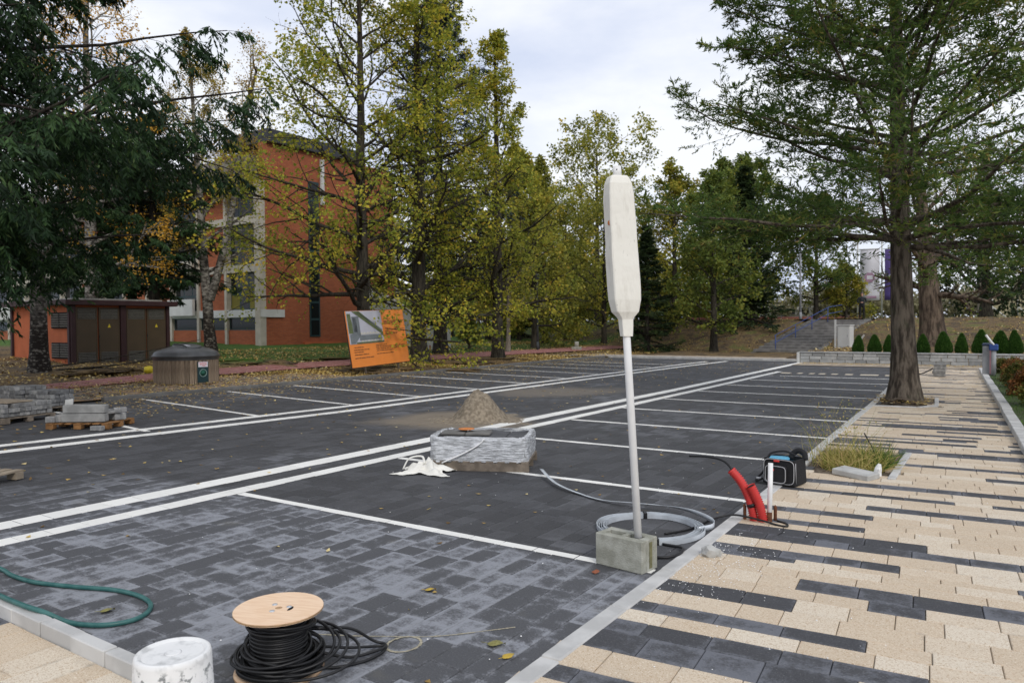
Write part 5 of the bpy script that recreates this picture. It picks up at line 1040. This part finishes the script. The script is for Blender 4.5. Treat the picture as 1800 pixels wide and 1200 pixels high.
# stack of charcoal slabs on the walkway
t = thing('slab_stack', 'small upright stack of charcoal slabs at the far end of the walkway', 'slab stack', (-1.8, 26.5, .02), .1)
for k in range(5): link('slab', slb, t, (random.gauss(0, .012), 0, .04 + k * .076), random.gauss(0, .04))
t = thing('cable_stub', 'short black cable end sticking out beside the fir trunk', 'cable', (-2.2, 26.8, .02)); MB().tube(spl([(-.6, 0, .02), (-.2, 0, .03), (.0, .05, .1), (.2, .1, .22)], 6), .02, 6).obj('strand', M_black, t)
# grass strip with shrubs
gz_ = [(inter(RX_Y, RX, y) + .16, y) for y in np.linspace(.5, 30.5, 12)]; m = MB()
for (a, y0_), (c, y1_) in zip(gz_, gz_[1:]): m.add([(a, y0_, .055), (a + 1.05, y0_, .05), (c + 1.05, y1_, .05), (c, y1_, .055)], [(0, 1, 2, 3)])
structure('grass_bed', m.mesh('grass_bed', plain('bed_soil_green', (.05, .10, .02), .95, .4, 8, col2=(.05, .045, .02))))
P_ = []; g = G_(15); bl_ = blades('verge_grass', 6000, 0, 0, 1, 1, .085, .010, F_grass, 15, .5); co = np.zeros(len(bl_.vertices) * 3, np.float32); bl_.vertices.foreach_get('co', co); co = co.reshape(-1, 12, 3)
yy = 4 + 26 * g.random(6000) ** 1.3; xx = np.interp(yy, RX_Y, RX) + .18 + g.random(6000) * .95; co += (np.stack([xx, yy, np.full(6000, .05)], -1) - np.stack([co[:, :2].mean(1)[:, 0], co[:, :2].mean(1)[:, 1], np.zeros(6000)], -1))[:, None]; bl_.vertices.foreach_set('co', co.ravel()); bl_.update(); link('verge_grass', bl_, kind='stuff')
F_rsh = leaf_mat('russet_shrub_leaves', [(0, (.06, .05, .015)), (.4, (.17, .09, .025)), (1, (.34, .12, .045))], .3); F_gsh = leaf_mat('olive_shrub_leaves', [(0, (.035, .05, .012)), (.6, (.11, .12, .025)), (1, (.26, .17, .04))], .3)
def low_shrub(seed, leaf): return decid(G_(seed), .30, .02, .03, .34, 18, 7, 6, 9, .05, .01, (45, 92), leaf=leaf, bark=B_linden, prof=[1, 1, .95, .8, .6], tw=.004)
shr = [low_shrub(91, F_rsh), low_shrub(92, F_gsh)]
for i, (x, y, k, s, l) in enumerate([(-.42, 28.3, 1, 1.0, 'olive low shrub at the foot of the barrier post'), (-.12, 24.8, 0, 1.15, 'russet low shrub second along the grass verge'), (.02, 22.4, 1, 1.2, 'green brown low shrub in the middle of the verge'), (.16, 20.0, 0, 1.35, 'bright russet low shrub, largest of the verge'), (.32, 17.6, 1, 1.25, 'olive low shrub nearest the right edge'), (-.05, 26.6, 0, .85, 'small reddish shrub just behind the barrier post')]):
    plant('low_shrub', l, x + .32, y, shr[k], 'shrub', 'low shrubs on the verge', i * 1.1, s, .05)
# ------------------------------------------------------------------ lamps, banners, person, far things
def lamp(label, x, y, h, mat, r=.05, arm=True, head=None):
    t = thing('street_lamp', label, 'street lamp', (x, y, T(x, y)), group='street lamps'); MB().tube([(0, 0, -.1), (0, 0, h)], [r, r * .7], 10).obj('pole', mat, t); MB().tube([(0, 0, 0), (0, 0, .5)], r * 1.3, 10).obj('pole_base', mat, t)
    if arm: MB().tube([(0, 0, h - .05), (.35, -.1, h + .08)], r * .6, 8).obj('arm', mat, t); MB().box((.5, -.14, h + .09), (.5, .2, .09), -.28, .02).obj('lantern', M_grey, t)
    else: MB().lathe([(.03, 0), (.13, .12), (.13, .3), (.16, .32), (0, .42)], 16, (0, 0, h)).obj('lantern', head or mat, t)
lamp('tall pale grey street lamp on the bank left of the stairs', -11.95, 53.4, 5.4, M_grey, .075)
lamp('dark slim lamp post standing behind the red path', -23.7, 38.1, 4.2, plain('dark_green_grey', (.05, .06, .065), .6, .2, 5), .06, False)
lamp('small park lamp with white globe deep in the lawn trees', -31.5, 46.5, 1.6, M_teal, .04, False, M_cwhite)
t = thing('concrete_stub', 'small grey concrete stub beside the red path', 'concrete stub', (-22.4, 40.6, T(-22.4, 40.6)), .2); MB().box((0, 0, .08), (.55, .4, .2), 0, .02).obj('foot', M_conc, t); MB().tube([(0, 0, .15), (0, 0, .5)], .14, 12).obj('stub_pipe', M_conc, t)
for (x, y, w_, h_, z, mt, em, l, gl) in ((-8.95, 62.7, 1.35, 3.9, 1.45, M_wban, M_emb, 'white hanging banner with rose emblem behind the standing person', -.85), (-7.35, 63.4, 1.3, 3.9, 1.45, M_purple, M_wban, 'purple hanging banner with white emblem half hidden by the fir trunk', -.85)):
    t = thing('hanging_banner', l, 'banner', (x, y, T(x, y)), .15, 'hanging banners'); MB().tube([(gl, 0, 0), (gl, 0, 6.0)], .06, 10).obj('pole', M_cwhite, t); MB().tube([(gl, 0, z + h_ + .03), (w_ / 2, 0, z + h_ + .03)], .03, 8).obj('cross_bar', M_cwhite, t)
    m = MB(); 
    for k in range(9): zz = z + h_ * k / 8; m.v += [(-w_ / 2, .03 * math.sin(k), zz), (w_ / 2, -.03 * math.sin(k * 1.3), zz)]
    for k in range(8): m.f.append([2 * k, 2 * k + 1, 2 * k + 3, 2 * k + 2]); m.sm.append(True)
    c = m.obj('cloth', mt, t); c.modifiers.new('t', 'SOLIDIFY').thickness = .012
    MB().prism([(.42 * math.cos(a) * (1 if i % 2 else .82), z + h_ * .45 + .42 * math.sin(a) * (1 if i % 2 else .82)) for i, a in enumerate(np.linspace(0, 6.2832, 17)[:-1])], -.06, -.05, axis='y').obj('emblem', em, c); MB().box((0, -.055, z + h_ * .45), (.4, .012, .3), 0, .004).obj('emblem_core', mt, c); MB().box((.12, -.055, z + .25), (.7, .01, .16)).obj('bottom_strip', M_wban if mt is M_purple else M_emb, c)
def person(x, y, z, rz):
    J = {'pelvis': (0, 0, .93, .155, .11), 'waist': (0, .0, 1.08, .15, .115), 'chest': (0, .01, 1.30, .175, .125), 'neck0': (0, .015, 1.46, .10, .09), 'neck': (0, .0, 1.53, .058, .058), 'head0': (0, -.01, 1.60, .075, .085), 'head': (0, -.012, 1.685, .082, .098), 'top': (0, .0, 1.765, .05, .06)}
    E_ = [('pelvis', 'waist'), ('waist', 'chest'), ('chest', 'neck0'), ('neck0', 'neck'), ('neck', 'head0'), ('head0', 'head'), ('head', 'top')]
    for s, k in ((-1, 'l'), (1, 'r')):
        for n, p in (('hip', (s * .10, 0, .86, .095, .1)), ('knee', (s * .115, -.02, .49, .062, .066)), ('ank', (s * .12, .01, .10, .042, .048)), ('toe', (s * .135, -.14, .045, .042, .035)), ('sho', (s * .20, .01, 1.42, .07, .07)), ('elb', (s * .275, .0, 1.14, .05, .05)), ('wri', (s * .10, -.20, 1.08, .034, .034)), ('palm', (s * .045, -.225, 1.09, .032, .026))): J[n + k] = p
        E_ += [('pelvis', 'hip' + k), ('hip' + k, 'knee' + k), ('knee' + k, 'ank' + k), ('ank' + k, 'toe' + k), ('chest', 'sho' + k), ('sho' + k, 'elb' + k), ('elb' + k, 'wri' + k), ('wri' + k, 'palm' + k)]
        for i in range(4): J[f'f{i}{k}'] = (s * (-.02), -.235 - .004 * i, 1.115 - .02 * i, .009, .009); E_.append(('palm' + k, f'f{i}{k}'))
        J['th' + k] = (s * .02, -.24, 1.14, .010, .010); E_.append(('palm' + k, 'th' + k))
    K = list(J); me = bpy.data.meshes.new('body'); me.from_pydata([J[k][:3] for k in K], [(K.index(a), K.index(b_)) for a, b_ in E_], [])
    t = thing('person', 'man in dark jacket and trousers standing with joined hands above the stairs', 'person', (x, y, z), rz); o = link('body', me, t); o.modifiers.new('skin', 'SKIN'); sv = me.skin_vertices[0].data
    for i, k in enumerate(K): sv[i].radius = J[k][3:]; sv[i].use_root = k == 'pelvis'
    o.modifiers.new('sub', 'SUBSURF').levels = 1; dg = bpy.context.evaluated_depsgraph_get(); n = bpy.data.meshes.new_from_object(o.evaluated_get(dg)); o.modifiers.clear(); o.data = n; n.materials.clear()
    for mt in (plain('dark_jacket', (.022, .027, .034), .8, .3, 12), plain('dark_trousers', (.012, .012, .015), .85, .3, 12), plain('skin', (.50, .28, .20), .6, .1, 9), M_black): n.materials.append(mt)
    for p in n.polygons:
        c = p.center; p.use_smooth = True; p.material_index = 2 if c.z > 1.505 or (c.y < -.175 and abs(c.x) < .085 and 1.0 < c.z < 1.2) else (3 if c.z < .09 else (1 if c.z < .9 else 0))
    h = MB(); h.lathe([(.084, .0), (.092, .04), (.088, .09), (.062, .13), (0, .148)], 16, (0, .022, 1.665), sq=1.12); h.obj('hair', plain('grey_hair', (.10, .085, .075), .9, .3, 40), t)
    for s in (-1, 1): MB().lathe([(0, -.007), (.011, 0), (0, .007)], 8, (s * .032, -.098, 1.70)).obj('eye', M_black, t); MB().lathe([(0, -.028), (.014, 0), (0, .03)], 8, (s * .088, .0, 1.685)).obj('ear', n.materials[2], t)
    MB().add([(-.014, -.098, 1.66), (.014, -.098, 1.66), (0, -.128, 1.662), (0, -.1, 1.71)], [(0, 1, 2), (1, 3, 2), (3, 0, 2)]).obj('nose', n.materials[2], t); MB().box((0, -.096, 1.635), (.045, .008, .008), 0, .002).obj('mouth', plain('lip', (.3, .12, .1), .6, .1, 9), t)
    MB().tube([(x_, y_, .91) for x_, y_ in ((.15 * math.cos(a), .115 * math.sin(a)) for a in np.linspace(0, 6.2832, 17)[:-1])], .012, 6, closed=True).obj('belt', M_black, t)
person(-8.36, 55.2, 1.97, .15)
t = thing('white_hall', 'long low white hall far behind the bank with dark window band', 'hall', (-22, 99, 1.9), math.radians(33.9)); MB().box((0, 0, 1.2), (14, 6, 2.4)).obj('wall', M_cwhite, t); MB().box((0, 0, 2.5), (14.6, 6.6, .25), 0, .03).obj('roof', M_wban, t)
for i in range(8): f_ = MB().box((-6 + i * 1.7, -3.01, 1.3), (1.25, .06, .9), 0, .01).obj('window', M_grey, t); MB().box((-6 + i * 1.7, -3.045, 1.3), (1.1, .012, .75)).obj('pane', M_glass, f_)
t = thing('red_fence', 'low reddish board fence along the top of the bank', 'fence', (-22.5, 62, 1.9), .12)
for i in range(7): MB().box((i * 2, 0, .2), (1.94, .05, .24), 0, .01).obj('board', plain('red_board', (.34, .13, .11), .7, .15, 4) if i == 0 else t.children[0].data.materials[0], t, label=None); MB().box((i * 2 - 1, .05, .2), (.08, .08, .5)).obj('post', M_grey, t)
t = thing('pale_house', 'pale yellow wall with white railing frames at the far right', 'house', (1.4, 74, 1.9), .05); MB().box((0, 0, 1.2), (6, 4, 2.4)).obj('wall', plain('pale_yellow_render', (.55, .49, .31), .9, .12, 2), t); MB().box((0, 0, 2.45), (6.4, 4.4, .14)).obj('roof', M_fascia, t)
for i in range(4): MB().tube([(-2.7 + i * 1.7, -2.3, 0), (-2.7 + i * 1.7, -2.3, 2.2)], .05, 6).obj('railing_post', M_wpaint, t); MB().tube([(-2.7 + i * 1.7, -2.3, 1.0), (-1.6 + i * 1.7, -2.3, .0)], .05, 6).obj('railing_brace', M_wpaint, t)
def car(label, x, y, rz, mat):
    t = thing('parked_car', label, 'car', (x, y, T(x, y)), rz); MB().prism([(-2.0, .35), (2.0, .35), (2.05, .75), (1.2, .9), (.6, 1.38), (-1.1, 1.4), (-1.75, .98), (-2.05, .9)], -.82, .82, axis='y').obj('body', mat, t)
    for s in (-.828, .828): MB().prism([(-1.5, .95), (1.0, .93), (.52, 1.3), (-1.05, 1.32)], s - .005, s + .005, axis='y').obj('side_window', M_glass, t)
    MB().add([(1.21, -.7, .93), (1.21, .7, .93), (.63, .62, 1.36), (.63, -.62, 1.36)], [(0, 1, 2, 3)]).obj('windscreen', M_glass, t)
    for sx in (-1.25, 1.3):
        for s in (-.75, .75): MB().tube([(sx, s - .1, .32), (sx, s + .1, .32)], .32, 18, up=(0, 0, 1)).obj('wheel', M_black, t)
    for s in (-.6, .6): MB().box((2.03, s, .68), (.06, .3, .12), 0, .01).obj('headlight', M_galv, t)
car('small white car parked far behind the white ramp', -45.2, 54.0, .6, M_cwhite)
# fallen branches, yellow thing, dead leaves
t = thing('fallen_branch', 'bare fallen branches lying on the leaf litter in front of the shed', 'branch', (-25.3, 13.0, T(-25.3, 13.0)))
for k, (a, b_, c) in enumerate([((-2.2, -1.6, .05), (.2, .2, .45), (1.7, 2.6, 1.05)), ((-1.4, -1.0, .05), (.4, .6, .25), (1.9, 2.0, .6)), ((-.9, -.4, .05), (.3, 1.0, .3), (1.0, 2.6, .75)), ((.1, 0, .2), (.8, -.2, .15), (1.5, -.3, .05)), ((-2.4, -1.0, .03), (-1.0, -.2, .1), (.8, .5, .12))]):
    MB().tube(spl([a, b_, c], 6), [.028 - .0016 * i for i in range(13)], 6).obj('bough', B_linden, t)
me = rock(21, (.17, .15, .16), 3, .25); me.materials.append(M_gold); thing('yellow_helmet', 'round yellow plastic thing lying in the leaf litter before the shed', 'helmet', (-24.3, 14.05, T(-24.3, 14.05) + .05), me=me)
F_dead = leaf_mat('fallen_leaf_colours', [(0, (.075, .045, .02)), (.3, (.18, .11, .04)), (.55, (.40, .26, .08)), (.8, (.62, .46, .13)), (1, (.6, .5, .28))], .15)
def litter(name, x0, x1, y0, y1, n, seed, size=.07, dens=None, zoff=.008, lot=False):
    g = G_(seed); x = g.uniform(x0, x1, n); y = g.uniform(y0, y1, n)
    if dens is not None: k = g.random(n) < dens(x, y); x, y = x[k], y[k]
    n = len(x); z = np.full(n, zoff) if lot else terrain(x, y) + zoff - np.where((x > -26) & (x < -17.7) & (y < 49), .05, 0)
    d = g.normal(0, 1, (n, 3)); d[:, 2] *= .12 if lot else .3
    link(name, leaves(name, np.stack([x, y, z], -1), d, size, size * .62, F_dead, g, 0, 3.0 if lot else 1.2, np.clip(g.normal(.55, .28, n), 0, 1)), kind='stuff')
from mathutils import noise as mn
pn_ = lambda x, y, s: np.array([mn.noise(Vector((a * s, b_ * s, 1.7))) for a, b_ in zip(x, y)])
litter('lot_leaves', -17.3, -7.6, 4, 33, 16000, 1, .078, lambda x, y: np.clip(.03 + .75 * np.clip((-x - 11) / 6, 0, 1) ** 2 + .12 * np.clip((y - 8) / 20, 0, 1), 0, 1) * np.clip(.6 + pn_(x, y, .5), 0, 1), .012, True)
litter('scattered_leaves', -11, -2, 2.6, 30, 420, 2, .055, None, .012, True); litter('walkway_leaves', -2.9, .2, 18, 33, 260, 3, .06, None, .022, True)
litter('kerb_leaves', -17.45, -16.6, 9, 34, 1500, 4, .065, lambda x, y: np.clip((-x - 16.5) * 1.1, 0, 1), .014, True); litter('wall_leaves', -7.3, 3, 32.2, 33.4, 1500, 5, .06, None, .03, True)
litter('strip_leaves', -21.5, -17.6, 8.3, 17.5, 2600, 6, .075, None, .10); litter('soil_leaves', -34, -17.6, 7, 48, 34000, 7, .11, lambda x, y: np.clip(.75 + pn_(x, y, .35) - .75 * ((x < np.interp(y, rx_y, rx_n)) & (x > np.interp(y, rx_y, rx_f))), .02, 1), .03)
litter('verge_leaves', -21.6, -17.7, 17, 34, 17000, 8, .11, lambda x, y: np.clip(.85 + pn_(x, y, .6), .05, 1), .04); litter('bank_leaves', -32, 4, 34.6, 55, 26000, 9, .12, lambda x, y: np.clip(.5 + pn_(x, y, .4), .03, 1) * ((y > 36) & ((y > 44.5) | (x > -8.6))), .02)
def mounds(lab, x0, x1, y0, y1, n, seed):       # churned heaps of soil and leaves along the red path
    g = G_(seed)
    for i in range(n):
        me = rock(100 + seed * 10 + i, (g.uniform(.5, 1.2), g.uniform(.8, 1.8), g.uniform(.06, .15)), 4, .75); me.materials.append(M_ground); x, y = g.uniform(x0, x1), g.uniform(y0, y1)
        thing('soil_mound', lab, 'soil mound', (x, y, T(x, y) - .03), g.random() * 3, lab.split(' on ')[0] + 's', me=me)
mounds('low leaf strewn soil mound on the verge between lindens and lot', -20.8, -18.3, 17.8, 33, 9, 1); mounds('low churned dark soil mound on the far side of the red path', -27.5, -24.6, 12, 24, 6, 2)
g = G_(55); n = 650; k = g.random(n); x = np.where(k < .75, -1.93 + np.abs(g.normal(0, .28, n)), g.uniform(-6, 0, n)); y = np.where(k < .75, g.normal(5.1, .42, n), g.uniform(2.4, 12, n)); s = g.uniform(.0012, .0042, n) * np.where(k < .75, 1, 1.1)
cv = np.array([(-1, -1, 0), (1, -1, 0), (1, 1, 0), (-1, 1, 0), (0, 0, 1.2)], float); ang = g.random(n) * 6.28; vv = cv[None] * s[:, None, None]; vx = vv[..., 0] * np.cos(ang)[:, None] - vv[..., 1] * np.sin(ang)[:, None]; vy = vv[..., 0] * np.sin(ang)[:, None] + vv[..., 1] * np.cos(ang)[:, None]
vv = np.stack([vx + x[:, None], vy + y[:, None], vv[..., 2] + .007], -1); qd = (np.arange(n)[:, None, None] * 5 + np.array([(0, 1, 4), (1, 2, 4), (2, 3, 4), (3, 0, 4)])[None]).reshape(-1, 3); link('plaster_crumbs', nmesh('plaster_crumbs', vv.reshape(-1, 3), qd, M_wpaint), kind='stuff')
M_lf = [plain('yellow_leaf', (.55, .38, .06), .7, .2, 40), plain('olive_leaf', (.26, .24, .08), .7, .3, 40), plain('russet_leaf', (.30, .10, .05), .8, .3, 40)]
def leaf_one(label, x, y, rz, s, mt, z=.008):
    g = random.Random(int(x * 999)); o = []; n = 13
    for i in range(n): a = i / (n - 1); w_ = math.sin(math.pi * a ** .8) * .42 * (1 + .15 * (i % 2)); o.append((a, w_))
    m = MB(); vs = [(a * s, 0, .012 * math.sin(a * 3) + .004) for a, w_ in o] + [(a * s, w_ * s, .02 * a * s * 8 * w_) for a, w_ in o] + [(a * s, -w_ * s, .014 * a + .008 * w_) for a, w_ in o]
    fs = []
    for i in range(n - 1): fs += [(i, i + 1, n + i + 1, n + i), (i + 1, i, 2 * n + i, 2 * n + i + 1)]
    m.add(vs, fs, True); t = thing('fallen_leaf', label, 'leaf', (x, y, z), rz); m.obj('blade', mt, t); MB().tube([(0, 0, .004), (-.35 * s, .05 * s, .004)], .0015, 5).obj('stalk', mt, t)
leaf_one('pale yellow leaf on the dusty pavers in the middle of the near stall', -3.10, 3.60, .6, .07, M_lf[0]); leaf_one('broad olive leaf on the pavers near the walkway kerb', -2.30, 3.17, .4, .10, M_lf[1]); leaf_one('bright yellow leaf against the walkway kerb', -2.13, 3.07, 1.2, .07, M_lf[0]); leaf_one('russet leaf by the foot of the hollow block', -2.33, 4.47, 2.0, .06, M_lf[2])
leaf_one('brown leaf on the near beige slabs at the lower left', -4.7, 1.72, .3, .12, M_lf[2]); leaf_one('tan leaf inside the hose loop on the pavers', -4.5, 2.27, 1.0, .08, M_lf[1])
M_chalk = plain('yellowish_chalk', (.42, .38, .28), .95, .3, 60); m = MB(); pts = spl([(-3.2, 2.75, .0035), (-3.0, 2.85, .0035), (-2.83, 2.95, .0035), (-2.6, 3.1, .0035), (-2.4, 3.32, .0035), (-2.30, 3.44, .0035)], 10)
for a, b_ in zip(pts, pts[1:]): d = (b_ - a).normalized(); w_ = Vector((-d.y, d.x, 0)) * random.uniform(.003, .007); m.add([a + w_, a - w_, b_ - w_, b_ + w_], [(0, 1, 2, 3)])
cp = [Vector((-2.675 + .085 * math.cos(a), 2.93 + .10 * math.sin(a), .0045)) for a in np.linspace(0, 6.28, 40)]
for a, b_ in zip(cp, cp[1:]): d = (b_ - a).normalized(); w_ = Vector((-d.y, d.x, 0)) * random.uniform(.005, .010); m.add([a + w_, a - w_, b_ - w_, b_ + w_], [(0, 1, 2, 3)])
structure('chalk_mark', m.mesh('chalk_mark', M_chalk))

me = rock(77, (.50, .62, .09), 4, .7); me.materials.append(M_pitsoil); thing('soil_mound', 'small mound of earth and roots around the foot of the fir in its pit', 'soil mound', (-1.88, 17.85, -.01), me=me)
litter('pit_leaves', -2.5, -1.35, 16.8, 18.9, 260, 12, .07, None, .06, True)
